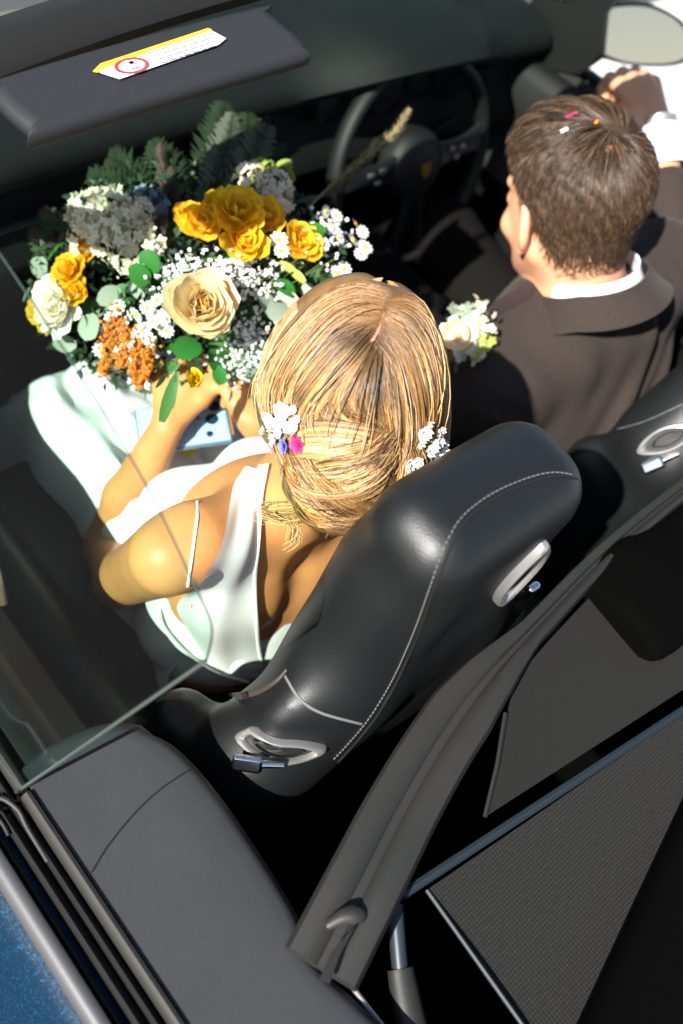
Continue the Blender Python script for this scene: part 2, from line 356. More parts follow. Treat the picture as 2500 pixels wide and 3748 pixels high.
# beltline strips left side: behind and in front of the shut line
def strip(name, prof, y0, y1, m, side=-1):
    ys = np.linspace(y0, y1, 16); G = [[((x+bend(y))*(1 if side < 0 else -1), y, z) for (x, z) in prof] for y in ys]
    k = len(prof); mb = MB().grid(G, cv=True); mb.f.append(tuple(range(k))[::-1]); mb.f.append(tuple(15*k+i for i in range(k))); return mb.build(name, m, car)
rubber_prof = [(-.797, .84), (-.7965, .862), (-.794, .867), (-.7915, .862), (-.789, .853), (-.786, .853), (-.784, .862), (-.781, .866), (-.7785, .862), (-.777, .851), (-.774, .851), (-.772, .861), (-.7695, .865), (-.767, .861), (-.766, .853), (-.764, .853), (-.763, .84)]
belt_prof = [(-.813, .850), (-.8145, .864), (-.8115, .871), (-.807, .8742), (-.802, .8745), (-.7985, .872), (-.7975, .863), (-.7975, .85)]
lip_prof = [(-.7625, .845), (-.7625, .866), (-.7605, .8715), (-.757, .8735), (-.7535, .872), (-.7525, .866), (-.752, .845)]
M['lip'] = mat('brown_grey_seal', (.022, .021, .0195), rough=.6, spec=.3)
for side in (-1, 1):
    for a, b in ((-1.0, YS-.002), (YS+.004, .95)):
        strip('weatherstrip', rubber_prof, a, b, M['rubber'], side)
        strip('belt_trim', belt_prof, a, b, M['beltmetal'], side)
        strip('seal_lip', lip_prof, a, b, M['lip'], side)
# shut line hardware: the seal bends round the door edge
MB().tube(smooth([(-.796, -.150, .866), (-.790, -.157, .867), (-.786, -.168, .866), (-.7865, -.182, .865)], 16), .0018, 6).build('seal_end', M['rubber'], car)
MB().tube(smooth([(-.780, -.146, .868), (-.774, -.156, .871), (-.770, -.170, .870), (-.771, -.186, .866), (-.7715, -.22, .863)], 18), .0020, 6).build('seal_end', M['lip'], car)
# rear side trim panel (left) and its mirrored twin
O = [(-.752, -.140), (-.735, -.137), (-.70, -.140), (-.67, -.150), (-.645, -.172), (-.632, -.205), (-.628, -.26), (-.631, -.33), (-.637, -.385), (-.646, -.400), (-.648, -.43), (-.640, -.47), (-.628, -.53), (-.61, -.62), (-.60, -.80), (-.60, -1.0)]
O = smooth([(x, y, 0) for x, y in O], 75)
def panel_z(x, y): return .868-.010*(x+.752)-.35*max(0, x+.66)**1.5
for side in (-1, 1):
    G = []
    for (x, y, _) in O:
        q = np.clip((-y-.14)/.86, 0, 1); ax, ay = -.7515, min(-.141, y-.002) if y < -.15 else -.1405
        row = []
        for t in np.linspace(0, 1, 12):
            xx = ax+(x-ax)*t; yy = ay+(y-ay)*t; row.append((xx, yy, panel_z(xx, yy)))
        nx, ny = (1, 0)
        for k, (o_, dz) in enumerate(((.006, .0015), (.012, .006), (.017, .013), (.021, .024), (.024, .04), (.03, .10), (.035, .40))):
            i = 0; row.append((x+o_*.8, y+(o_*.6 if y > -.17 else 0), panel_z(x, y)-dz))
        G.append([(px_*(1 if side < 0 else -1), py_, pz_) for px_, py_, pz_ in row])
    o = MB().grid(G).build('rear_side_trim', M['trim'], car)
    if side < 0: rst = o
T = bvh(rst)
def seam(name, pts, tree, r, m, par, off=0.0, n=60, fb=1.1, k=6):
    P = [hit(tree, x, y, off, fb)[0] for x, y in smooth([(a, b, 0) for a, b in pts], n)[:, :2]]
    P = smooth(P[::3]+[P[-1]], n); return MB().tube(P, r, k).build(name, m, par)
seam('trim_seam', [(335, 3195), (400, 3090), (500, 2970), (600, 2880), (700, 2815)], T, .0009, M['rubber'], car, .0002)
seam('trim_edge_highlight', [(745, 2815), (790, 2870), (835, 2935)], T, .0012, M['trim'], car, .0008)
# door inner panels
for side in (-1, 1):
    s = 1 if side < 0 else -1
    G = [[((x+bend(y))*s, y, z+(.0)) for x, z in ((-.751, .86), (-.735, .866), (-.715, .862), (-.700, .84), (-.695, .78), (-.690, .72), (-.655, .690), (-.635, .678), (-.635, .655), (-.66, .63), (-.69, .60), (-.70, .45), (-.69, .30))] for y in np.linspace(YS+.006, .95, 20)]
    G = [[(x, y-.0, z) for x, y, z in r] for r in G]
    MB().grid(G).build('door_trim', M['dark_trim'], car)
    MB().tube(smooth([(-.64*s, .12, .69), (-.625*s, .18, .72), (-.62*s, .30, .725), (-.64*s, .36, .69)], 20), .012, 10).build('door_pull', M['satin'], car)
# side window (left, raised)
top = smooth([(-.648, -.232, 1.112), (-.640, -.222, 1.140), (-.640, -.194, 1.163), (-.640, -.156, 1.190), (-.640, -.116, 1.211), (-.637, -.03, 1.233), (-.630, .1, 1.247), (-.615, .3, 1.254), (-.60, .42, 1.25)], 56)
bot = []
L = len(top)
for i in range(L):
    y = -.150+(1.0)*(i/(L-1))**1.1*.85; bot.append((-.7645+bend(y), y, .858))
rows = []
for t in np.linspace(0, 1, 12):
    rows.append([np.array(b)*(1-t)+tp*t+np.array([-.022, 0, 0])*math.sin(math.pi*t)*.9*min(1, i/6) for i, (b, tp) in enumerate(zip(bot, top))])
rows = np.array(rows); th = np.array([.0035, 0, .0016])
gl = MB().grid(rows); gl.grid(rows+th)
gl.build('door_window', M['glass'], car)
M['glassedge'] = mat('ground_glass_edge', (.05, .06, .058), rough=.25, spec=.6)
MB().tube(rows[:, 0]+th/2, .0018, 6).build('glass_edge', M['glassedge'], car)
M['glassedge2'] = mat('dark_glass_edge', (.03, .04, .04), rough=.25, spec=.6)
MB().tube(rows[-1]+th/2, .0009, 6).build('glass_edge', M['glassedge2'], car)
# windscreen
hd = MB()
def hx(x): return .0-.045*(x/.62)**2
G = []
for x in np.linspace(-.62, .62, 21):
    yo = hx(x); G.append([(x, .333+yo+a, 1.238+b-.03*(x/.62)**2) for a, b in ((0, 0), (-.004, .012), (.006, .024), (.03, .030), (.055, .026), (.066, .012), (.06, -.004), (.03, -.010))])
MB().grid(G, cv=True).build('windscreen_header', M['header'], car)
for sx in (-1, 1):
    P = smooth([(sx*.62, .27, 1.222), (sx*.655, .42, 1.16), (sx*.70, .66, 1.03), (sx*.745, .95, .885)], 20)
    MB().tube(P, [.026, .028, .034], 12, flat=.8).build('windscreen_pillar', M['frame'], car)
G = []
for t in np.linspace(0, 1, 14):
    w = .62+.10*t
    G.append([(x, .385+hx(x)*(1-t)*.9+.70*t-.06*t*(x/.7)**2, 1.245-.03*(x/w)**2*(1-t)-.34*t-.03*math.sin(math.pi*t)*-1) for x in np.linspace(-w, w, 19)])
G = np.array(G); MB().grid(G).grid(G+np.array([0, .003, .004])).build('windscreen', M['wglass'], car)
# sun visors (folded up against the header), warning label
def vis(cx, sgn, lab):
    z = 1.232; pts = []
    c = [(-.165, .006), (-.160, -.034), (-.145, -.046), (.13, -.052), (.158, -.044), (.165, -.020), (.165, .030), (.155, .040), (-.150, .038), (-.162, .030)]
    ring = smooth([(x, y, 0) for x, y in c], 60, True); k = len(ring)
    def lay(s_, dz): return [(cx+p[0]*sgn*s_, .262+hx(cx+p[0]*sgn)+.016+p[1]*(1-(1-s_)*3.2), z+dz) for p in ring]
    mb = MB().grid([lay(.97, -.009), lay(.992, -.006), lay(1, 0), lay(.995, .005), lay(.975, .0085), lay(.93, .0095)], cv=True)
    n0 = mb.n-k; mb.f.append(tuple(range(k))[::-1]); mb.f.append(tuple(n0+i for i in range(k)))
    return mb.build('sun_visor', M['visor'], car)
v1 = vis(-.365, 1, True); v2 = vis(.365, -1, False)
zt = 1.2435
def lab(pts, z, m, name, par, th=.0005): return MB().prism([(p[0], p[1], z) for p in [at(a, b, z=z) for a, b in pts]], (0, 0, th)).build(name, m, par, False)
lb = lab([(352, 262), (372, 240), (765, 108), (828, 142), (800, 165), (440, 290)], zt, M['label'], 'warning_label', v1)
lab([(340, 262), (368, 234), (762, 104), (776, 110), (380, 250), (358, 266)], zt+.0008, M['yellow'], 'yellow_strip', v1)
c0 = at(482, 240, z=zt+.001)
ux = nrm(at(700, 167, z=zt)-at(400, 262, z=zt)); uy = np.cross([0, 0, 1], ux)
a = np.linspace(0, 2*math.pi, 25)[:-1]
rg = MB().grid([[c0+r*(math.cos(t)*ux*1.25+math.sin(t)*uy*.8)+np.array([0, 0, h]) for t in a] for r, h in ((.0115, 0), (.0145, 0), (.0145, .0004), (.0115, .0004))], cv=True, cu=True)
rg.build('prohibition_symbol', M['red'], v1)
ik = MB()
ik.box(c0+np.array([0, 0, .0006]), (.0045, .005, .0002), np.stack([ux, uy, [0, 0, 1]], 1)); ik.box(c0+ux*.003+uy*.004+np.array([0, 0, .0006]), (.003, .003, .0002), np.stack([ux, uy, [0, 0, 1]], 1))
for r_ in range(4):
    s0 = .028
    while s0 < .105-.004*r_:
        w_ = random.uniform(.002, .006); ik.box(c0+ux*(s0+w_)+uy*(.010-r_*.0062)+np.array([0, 0, .0003]), (w_, .0009, .0002), np.stack([ux, uy, [0, 0, 1]], 1)); s0 += 2*w_+.002
M['inkgrey'] = mat('label_print_grey', (.36, .35, .40), rough=.6)
ik.build('print', M['inkgrey'], v1, False)['kind'] = 'stuff'
# dashboard
def bino(x): return math.exp(-((x-.36)/.17)**4)
G = []
for x in np.linspace(-.72, .72, 49):
    b = bino(x); e = .03*(x/.7)**2
    G.append([(x, y, z) for y, z in ((1.10, .905), (.90, .935+.01*b), (.74-e, .948+.025*b), (.64-e, .945+.05*b), (.60-e-.03*b, .938+.055*b), (.575-e-.06*b, .925+.058*b), (.566-e-.075*b, .905+.06*b), (.572-e-.06*b, .888+.055*b),
                                       (.60-e, .872+.02*b), (.615-e, .85), (.600-e, .81), (.575-e, .78), (.572-e, .755), (.60, .72), (.66, .64), (.74, .50), (.8, .35))])
MB().grid(G).build('dashboard', M['dash'], car)
MB().tube([(x, .590-.03*(x/.7)**2, .812) for x in np.linspace(-.70, .14, 24)], .006, 8).build('dash_trim_strip', M['bluestrip'], car)
for xa, xb in ((.50, .62), (-.04, .10), (-.62, -.5)):
    b = MB()
    for k in range(4): b.box(((xa+xb)/2, .583, .858-.012*k), ((xb-xa)/2, .012, .002), bev=.001)
    b.box(((xa+xb)/2, .60, .84), ((xb-xa)/2+.006, .010, .032), bev=.006)
    b.build('air_vent', M['dark_trim'], car)
gg = MB()
for k, x in enumerate((.22, .29, .36, .43, .50)):
    r = .048 if k == 2 else .034; a = np.linspace(0, 2*math.pi, 25)[:-1]
    gg.grid([[(x+q*math.cos(t), yy, .868+q*math.sin(t)) for t in a] for q, yy in ((r, .60), (r, .576), (r-.004, .574), (r-.005, .585), (.001, .586))], cv=True)
gg.build('gauge_cluster', M['gunmetal'], car)
p0, p1 = at(1385, 58, z=.955), at(1620, 170, z=.955)
dv = MB(); R_ = np.stack([nrm(p1-p0), nrm(np.cross([0, 0, 1], nrm(p1-p0))), [0, 0, 1]], 1); Lh = np.linalg.norm(p1-p0)/2
for k in range(16): dv.box(p0+(p1-p0)*(k+.5)/16+np.array([0, 0, .018]), (Lh/16*.62, .009, .003), R_, .001)
dv.build('demister_vent', M['frame'], car)
# console, gear area
cs = MB(); cs.box((0, .12, .44), (.09, .40, .10), bev=.03); cs.box((0, .60, .58), (.10, .05, .12), np.array(Matrix.Rotation(.5, 3, 'X')), bev=.02); cs.box((0, -.05, .55), (.06, .15, .02), bev=.012)
cs.build('centre_console', M['dark_trim'], car)
MB().tube([(.0, .32, .53), (.0, .315, .60)], .012, 10).tube([(.0, .315, .595), (0, .312, .635)], [.02, .026, .02], 12).build('gear_selector', M['leather'], car)
# steering wheel
WC = np.array([.36, .492, .778]); wu = nrm([-.0, .078*1.2, .343]); wr = np.array([1.0, 0, 0]); wn = np.cross(wr, wu)*-1   # towards driver
wn = nrm(np.cross(wu, wr)); wn = wn if wn[1] < 0 else -wn
wc = WC; sw = None
a = np.linspace(0, 2*math.pi, 65)[:-1]
ringp = [wc+.182*(math.cos(t)*wr+math.sin(t)*wu) for t in a]
mb = MB(); G = []
for t in a:
    e = math.cos(t)*wr+math.sin(t)*wu; G.append([wc+e*(.182+.0115*math.cos(q))+wn*(.016*math.sin(q)) for q in np.linspace(0, 2*math.pi, 13)[:-1]])
sw = MB().grid(G, cu=True, cv=True).build('steering_wheel', M['dark_trim'], car)
hb = MB().grid([[wc+r*(math.cos(t)*wr+math.sin(t)*wu)+wn*h for t in a] for r, h in ((.060, -.03), (.063, .0), (.061, .012), (.052, .024), (.03, .032), (.001, .034))], cv=True)
hb.build('wheel_hub', M['dark_trim'], sw)
MB().grid([[wc+(r+.0008*math.cos(q))*(math.cos(t)*wr+math.sin(t)*wu)+wn*(h+.0012*math.sin(q)) for q in np.linspace(0, 6.28, 7)[:-1]] for t in a for r, h in ((.048, .0262),)], cu=True, cv=True).build('hub_ring', M['bluestrip'], sw)
e0 = wc+wn*.035
MB().prism([e0+wr*x+wu*z for x, z in ((-.011, .013), (0, .010), (.011, .013), (.011, -.002), (.006, -.011), (0, -.015), (-.006, -.011), (-.011, -.002))], wn*.003).build('shield_emblem', M['gold'], sw, False)
for d1, w0 in ((0.06, .024), (math.pi-.06, .024), (-math.pi/2+.22, .012), (-math.pi/2-.22, .012)):
    e = math.cos(d1)*wr+math.sin(d1)*wu; q = np.cross(e, wn)
    G = []
    for t in np.linspace(0, 1, 8):
        w_ = w0*(1.15-.5*math.sin(math.pi*t)**.8); c = wc+e*(.052+.122*t)+wn*(.012-.008*t); G.append([c+q*w_*x+wn*h for x, h in ((-1, -.004), (-.9, .004), (0, .006), (.9, .004), (1, -.004), (0, -.007))])
    MB().grid(G, cv=True).build('spoke', M['gunmetal'], sw)
bt = MB()
for sx in (-1, 1):
    for kx, kz in ((.085, .012), (.098, -.006), (.112, .010)): bt.box(wc+wr*sx*kx+wu*kz+wn*.017, (.006, .003, .004), bev=.001)
bt.build('wheel_buttons', M['satin'], sw)['kind'] = 'stuff'
MB().tube([wc-wn*.03, wc-wn*.16], .035, 16).build('steering_column', M['dark_trim'], sw)
for sx in (-1, 1): MB().tube(smooth([wc-wn*.05+wr*sx*.03+wu*.0, wc-wn*.045+wr*sx*.10+wu*.02, wc-wn*.04+wr*sx*.15+wu*.035], 10), [.006, .005, .008], 8).build('stalk', M['dark_trim'], sw)

# ---- seats
def seat_sdf(high=0.0):
    s = SDF((-.32, -.42, .26), (.32, .48, 1.28), .006)
    tilt = np.array(Matrix.Rotation(math.radians(9), 3, 'X')); t2 = np.array(Matrix.Rotation(math.radians(7), 3, 'X'))
    s.rbox((0, -.198, .626+high/2), (.230, .057, .211+high/2), .055, tilt, k=.02)
    s.rbox((0, -.222, .965), (.106, .056, .188), .045, t2, k=.02)
    s.ell((0, -.228, .86), (.18, .05, .08), tilt, k=.05)
    for q in (-1, 1): s.cap((q*.060, -.222, 1.03), (q*.085, -.222, .84), .044, .048, k=.04); s.cap((q*.085, -.235, .86), (q*.160, -.225, .76), .040, .045, k=.04)
    s.rbox((-.205, -.145, .59), (.035, .065, .19), .034, tilt, k=.03); s.rbox((.205, -.145, .59), (.035, .065, .19), .034, tilt, k=.03)
    s.rbox((0, .13, .47), (.25, .30, .07), .05, None, k=.04)
    s.rbox((-.215, .12, .55), (.04, .26, .05), .04, None, k=.03); s.rbox((.215, .12, .55), (.04, .26, .05), .04, None, k=.03)
    s.rbox((0, .1, .36), (.20, .25, .08), .03, None, k=.02)
    if high:
        for q in (-1, 1): s.cap((q*.062, -.220, 1.03), (q*.165, -.195, .83), .042, .056, k=.06)
    return s
ss = seat_sdf(); seatP = ss.mesh('passenger_seat', M['leather'], None, it=4)
seatP.location = (-.36, 0, 0); seatP.parent = car
seatD = seat_sdf(.03).mesh('driver_seat', M['leather'], None, it=4); seatD.location = (.36, 0, 0); seatD.parent = car
def bvh_at(o, off):
    n = len(o.data.vertices); v = np.zeros(n*3, np.float32); o.data.vertices.foreach_get('co', v); v = v.reshape(-1, 3)+np.array(off)
    return BVHTree.FromPolygons([tuple(x) for x in v.tolist()], [tuple(p.vertices) for p in o.data.polygons])
TS = bvh_at(seatP, (-.36, 0, 0)); TD = bvh_at(seatD, (.36, 0, 0))
def seat_path(pts, tree, n=60, off=0): 
    P = [hit(tree, x, y, off)[0] for x, y in smooth([(a, b, 0) for a, b in pts], n)[:, :2]]; return smooth(P[::3]+[P[-1]], n*2)
seampts = [(2112, 1752), (2060, 1742), (1980, 1752), (1830, 1812), (1700, 1912), (1625, 2060), (1550, 2270), (1455, 2490), (1350, 2660), (1240, 2785)]
P = seat_path(seampts, TS); MB().tube(P, .0016, 6).build('seam', M['rubber'], seatP)
P2 = seat_path([(x-16, y-12) for x, y in seampts], TS, 60, .0008)
st = MB(); cum = np.r_[0, np.cumsum(np.linalg.norm(np.diff(P2, axis=0), axis=1))]
for d in np.arange(.002, cum[-1], .0052):
    q = [np.array([np.interp(d+e, cum, P2[:, i]) for i in range(3)]) for e in (0, .0032)]; st.tube(q, .0007, 4)
tag(st.build('stitching', M['thread'], seatP), kind='stuff')
MB().tube(seat_path([(1045, 2475), (1100, 2560), (1180, 2610), (1320, 2648)], TS, 30, .0), .0018, 6).build('seam', M['thread'], seatP)
def lever(par, tree, a, b, tabp, side):
    A, na = hit(tree, *a, 0); B, nb = hit(tree, *b, 0); n = nrm(na+nb); e = nrm(B-A); q = np.cross(n, e); c = (A+B)/2; L_ = np.linalg.norm(B-A)/2; w = L_*.40
    ring = [(math.cos(t), math.sin(t)*(1-.35*math.cos(t)**2)*(1 if math.sin(t) > 0 else .85)) for t in np.linspace(0, 2*math.pi, 41)[:-1]]
    def lay(s_, h):
        o = []
        for x, y in ring:
            f = tree.find_nearest(Vector(c+e*L_*x*s_+q*w*y*s_)); nn = nrm(np.array(f[1])+n*1.2); o.append(np.array(f[0])+nn*h)
        return o
    MB().grid([lay(s_, h) for s_, h in ((1.03, -.003), (1, .0055), (.94, .0085), (.80, .0088), (.72, .006), (.70, .0015))], cv=True).build('lever_bezel', M['satin'], par)
    MB().grid([lay(.73, .0012), lay(.5, .0008), lay(.01, .0005)], cv=True).build('lever_recess', M['dark_trim'], par)
    MB().grid([lay(.52, .001), lay(.5, .004), lay(.44, .0045), lay(.42, .001)], cv=True).build('inner_rim', M['dark_trim'], par)
    Tp, tn = hit(tree, *tabp, .014); R_ = np.stack([e, q, n], 1)
    MB().box(Tp+n*.004, (.015, .0085, .0045), R_, .004).tube([Tp+e*.012+n*.002, Tp+e*.034-n*.002], [.0045, .003], 8).build('release_lever', M['chrome'], par)
M['brownpipe'] = mat('brown_grey_piping', (.03, .024, .018), rough=.6)
MB().tube(seat_path([(660, 2482), (740, 2525), (850, 2548), (940, 2535), (1010, 2495), (1050, 2450)], TS, 40, 0), [.001, .004, .004, .003, .001], 8).build('piping', M['brownpipe'], seatP)
lever(seatP, TS, (868, 2690), (1195, 2735), (925, 2772), 0)
lever(seatP, TS, (1985, 1985), (1822, 2200), (1885, 2150), 1)
lever(seatD, TD, (2335, 1655), (2560, 1560), (2400, 1690), 0)
MB().tube(seat_path([(2070, 1592), (2200, 1580), (2350, 1545), (2495, 1480)], TD, 40, -.001), .0013, 6).build('piping', M['thread'], seatD)

# ---- wind deflector behind the seats
zf = .90
arm_mid = smooth([at(1175, 3545, z=.89), at(1330, 3240, z=.90), at(1490, 2930, z=.905), at(1640, 2680, z=.91), at(1790, 2480, z=.912), at(1980, 2275, z=.908), at(2230, 2020, z=.905), at(2520, 1780, z=.902), at(2900, 1500, z=.90)], 90)
arm_w = np.interp(np.linspace(0, 1, len(arm_mid)), [0, .2, .42, .5, .6, 1], [.034, .034, .033, .027, .015, .011])
def band(mid, wid, prof):
    T_ = np.gradient(mid, axis=0); T_ /= np.linalg.norm(T_, axis=1)[:, None]; G = []
    for p, t, w in zip(mid, T_, wid):
        q = nrm(np.cross(t, [0, 0, 1])); u = nrm(np.cross(q, t)); G.append([p+q*w*a_+u*b_ for a_, b_ in prof])
    k = len(prof); mb = MB().grid(G, cv=True); mb.f.append(tuple(range(k))[::-1]); mb.f.append(tuple((len(G)-1)*k+i for i in range(k))); return mb
prof = [(-1, -.012), (-1, .000), (-.9, .006), (-.6, .0075), (-.25, .006), (-.12, .0015), (.1, .0015), (.22, .008), (.55, .011), (.88, .009), (1, .002), (1, -.012)]
df = band(arm_mid, arm_w, prof).build('wind_deflector', M['frame'], car)
# forked foot of the arm
fa = at(1300, 3345, z=.905); 
MB().tube(smooth([at(1195, 3390, z=.905), at(1262, 3352, z=.910), at(1318, 3350, z=.909), at(1330, 3362, z=.905)], 14), [.004, .008, .005], 8, flat=.6).build('foot_catch', M['frame'], df)
MB().prism([at(1300, 3390, z=.914), at(1240, 3500, z=.912), at(1205, 3600, z=.910), at(1165, 3590, z=.910), at(1215, 3480, z=.912)], (0, 0, .003)).build('foot_slot', M['rubber'], df, False)
MB().tube([at(1278, 3598, z=.86), at(1340, 3680, z=.85), at(1420, 3780, z=.84)], .0022, 6).build('stay_rod', M['satin'], df)
MB().tube(smooth([at(1448, 3310, z=.845), at(1452, 3400, z=.84), at(1466, 3560, z=.83)], 12), .0078, 12).build('strut', M['strut'], df)
MB().tube([at(1466, 3545, z=.83), at(1482, 3640, z=.825), at(1515, 3800, z=.82)], [.0125, .014, .015], 12, flat=.8).build('strut_sleeve', M['frame'], df)
ra, rb = at(1470, 3275, z=.868), at(3000, 2270, z=.868)
MB().tube([ra, rb], .0048, 8).build('hinge_rod', M['bluestrip'], df)
r0 = at(1580, 3225, z=.868)
# upper fine mesh from the frame down to the rod, lower coarse mesh behind the rod
f0, f1 = at(1850, 2610, z=.895), at(2900, 1560, z=.895)
s0, s1 = at(1775, 2990, z=.874), at(2950, 2235, z=.874)
ft = smooth([at(1855, 2620, z=.893), at(1900, 2480, z=.893), at(2060, 2290, z=.893), at(2260, 2090, z=.893), at(2550, 1850, z=.893), at(2900, 1580, z=.893)], 40)
MB().grid([ft, [s0*(1-t)+s1*t for t in np.linspace(0, 1, len(ft))]]).build('upper_mesh', M['mesh2'], df)
MB().tube([f0, at(1820, 2800, z=.885), s0], .0025, 6).build('mesh_hem', M['rubber'], df)
l0, l1 = at(1562, 3258, z=.862), at(2900, 2340, z=.862)
back = np.array([-.012, -.20, -.004])
MB().grid([[l0*(1-t)+l1*t+back*v+np.array([0, 0, -.006*math.sin(math.pi*v)]) for t in np.linspace(0, 1, 26)] for v in np.linspace(0, 1, 10)]).build('lower_mesh', M['mesh'], df)
MB().tube([l0, l0+back], .0022, 6).build('mesh_border', M['bluestrip'], df)
cb = MB(); G = []
for y in np.linspace(0, 1, 12):
    a_ = at(2160, 3748, z=.90)*(1-y)+at(2500, 3010, z=.90)*y+(at(2500, 3010, z=.90)-at(2160, 3748, z=.90))*(y-.5)*1.4
    dirn = np.array([.10, -1.0, 0.0]); G.append([a_+dirn*t+np.array([0, 0, dz]) for t, dz in ((0, -.03), (0, -.008), (.01, .004), (.03, .008), (.3, .01))])
MB().grid(G).build('rear_shadow_sheet', M['carpet_and_shadow'], car)  # black sheet shaped as the shadow across the rear corner
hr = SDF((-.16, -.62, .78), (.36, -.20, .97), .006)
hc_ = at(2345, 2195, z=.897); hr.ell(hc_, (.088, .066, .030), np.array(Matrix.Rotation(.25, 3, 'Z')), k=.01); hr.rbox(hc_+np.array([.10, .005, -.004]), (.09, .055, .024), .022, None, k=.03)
hr.mesh('headrest_shadow_pad', M['carpet_and_shadow'], car)  # black pad modelled in place of the passenger headrest's cast shadow
# ---- right door, mirror
mm = MB(); tri = [at(a_, b_, x=.735) for a_, b_ in ((2118, 272), (1990, 250), (1900, 60), (2010, -80), (2300, -60), (2215, 50), (2205, 150), (2200, 215))]
mm.prism(tri, (.012, 0, 0)).build('mirror_mount', M['dark_trim'], car)
mc = np.array([.955, .49, .918]); mn = nrm(CC-mc); mn = nrm(np.array([-.30, -.86, .30]))
mr = nrm(np.cross([0, 0, 1], mn)); mu = np.cross(mn, mr)
mr = nrm(at(2420, 110, y=.49)-at(2290, 130, y=.49)); mr = nrm(mr-mn*(mr@mn)); mu = np.cross(mn, mr)
out = smooth([np.array([*at(a_, b_, y=.49)]) for a_, b_ in ((2235, 110), (2262, 55), (2330, 30), (2400, 28), (2455, 62), (2472, 120), (2450, 180), (2390, 215), (2290, 228), (2228, 212), (2218, 190))], 66, True)
cen = out.mean(0); Pl = np.array([p-mn*((p-cen)@mn) for p in out])
hs = MB().grid([[cen+(p-cen)*s_-mn*h for p in Pl] for s_, h in ((.96, .002), (1.03, -.006), (1.07, .01), (1.05, .05), (.85, .08), (.5, .095), (.01, .1))], cv=True)
wm = hs.build('wing_mirror', M['dark_trim'], car)
MB().add(cen+(Pl-cen)*.94+mn*.003, [tuple(range(len(Pl)))]).build('mirror_glass', M['mirror'], wm, False)
MB().tube([cen-mn*.04+np.array([0, 0, -.03]), (.74, .60, .89)], [.03, .022], 10).build('mirror_arm', M['dark_trim'], wm)
MB().prism([(.742, .455, .896), (.742, .18, .896), (.75, .18, .898), (.75, .455, .898)], (0, 0, .002)).build('sill_plate', M['beltmetal'], car, False)
print('car', time.time()-T0)
# ================================================================== BRIDE
BC = at(1285, 1440, d=1.0); BR = rot_axes(math.radians(-38), math.radians(24), math.radians(4))
def bl(r, f, u): return BC+BR@np.array([r, f, u])
bride = empty('person', (-.36, .05, .50), 'blonde woman in a white low backed dress on the left front seat, looking down', 'woman')
def head(s, C, R, neck0, neck1, nr, sc=1.0):
    P = lambda r, f, u: C+R@(np.array([r, f, u])*sc)
    s.ell(P(0, -.012, .022), np.array([.074, .094, .086])*sc, R)
    s.ell(P(0, .030, -.035), np.array([.058, .058, .072])*sc, R, k=.03)
    s.ell(P(0, .050, -.085), np.array([.030, .028, .022])*sc, R, k=.025)
    s.cap(P(-.050, -.002, -.052), P(-.018, .062, -.090), .016*sc, .014*sc, k=.02); s.cap(P(.050, -.002, -.052), P(.018, .062, -.090), .016*sc, .014*sc, k=.02)
    s.cap(P(0, .086, -.002), P(0, .106, -.034), .007*sc, .012*sc, k=.012)
    s.cap(P(-.032, .080, .014), P(.032, .080, .014), .010*sc, k=.012)
    for q in (-1, 1):
        s.ell(P(q*.031, .084, -.006), np.array([.014, .010, .009])*sc, R, k=.008, sub=True); s.ell(P(q*.031, .076, -.007), np.array([.0115, .0115, .0115])*sc, R, k=.002)
        s.ell(P(q*.040, .062, -.036), np.array([.018, .016, .016])*sc, R, k=.02)
        E_ = R@np.array(Matrix.Rotation(q*.55, 3, 'Z'))@np.array(Matrix.Rotation(-.2, 3, 'X'))
        s.ell(P(q*.077, -.008, -.016), np.array([.009, .020, .031])*sc, E_, k=.005); s.ell(P(q*.084, -.003, -.014), np.array([.006, .012, .022])*sc, E_, k=.003, sub=True)
        s.cap(P(q*.074, .000, -.040), P(q*.076, -.004, -.048), .007*sc, k=.006)
    s.cap(P(-.018, .090, -.060), P(.018, .090, -.060), .0055*sc, k=.006); s.cap(P(-.014, .089, -.069), P(.014, .089, -.069), .006*sc, k=.006)
    s.cap(P(-.02, .097, -.0645), P(.02, .097, -.0645), .002*sc, k=.003, sub=True)
    s.cap(neck0, neck1, nr, nr*1.12, k=.03)
s = SDF((-.63, -.26, .42), (-.06, .60, 1.19), .0035)
nb = np.array([-.372, -.035, .885])
head(s, BC, BR, bl(0, -.030, -.055), nb, .048, .93)
TB = rot_axes(math.radians(-12), math.radians(10))
s.ell((-.368, -.008, .760), (.125, .080, .135), TB, k=.03); s.ell((-.365, .0, .655), (.115, .085, .11), TB, k=.04); s.ell((-.355, .02, .575), (.130, .105, .065), None, k=.04)
SL, SR = at(615, 2035, d=1.0), np.array([-.215, -.045, .850])
s.cap(nb+[-.02, .0, -.02], SL+[.03, 0, .005], .040, .040, k=.04); s.cap(nb+[.02, 0, -.02], SR+[-.03, 0, .005], .040, .040, k=.04)
s.ell((-.44, -.062, .79), (.055, .022, .07), TB, k=.03); s.ell((-.29, -.075, .79), (.055, .022, .07), TB, k=.03)
s.cap((-.372, -.098, .86), (-.372, -.115, .66), .006, k=.03, sub=True)
EM = at(445, 2125, z=.64); EL, WL = at(400, 2000, z=.552), at(612, 1562, z=.768)
s.chain([SL, EM, EL], [.040, .034, .034], k=.015); s.chain([EL, EL*.6+WL*.4+[-.004, 0, .010], WL], [.035, .034, .0215], k=.012)
ER, WR = np.array([-.175, .075, .66]), at(935, 1555, z=.78)
s.chain([SR, (SR+ER)/2, ER], [.048, .041, .035], k=.02); s.chain([ER, ER*.55+WR*.45, WR], [.034, .033, .021], k=.012)
for hx_, kx in ((-.395, -.345), (-.305, -.250)): s.chain([(hx_, .0, .565), (kx, .38, .575), (kx, .47, .42)], [.075, .054, .046], k=.03)
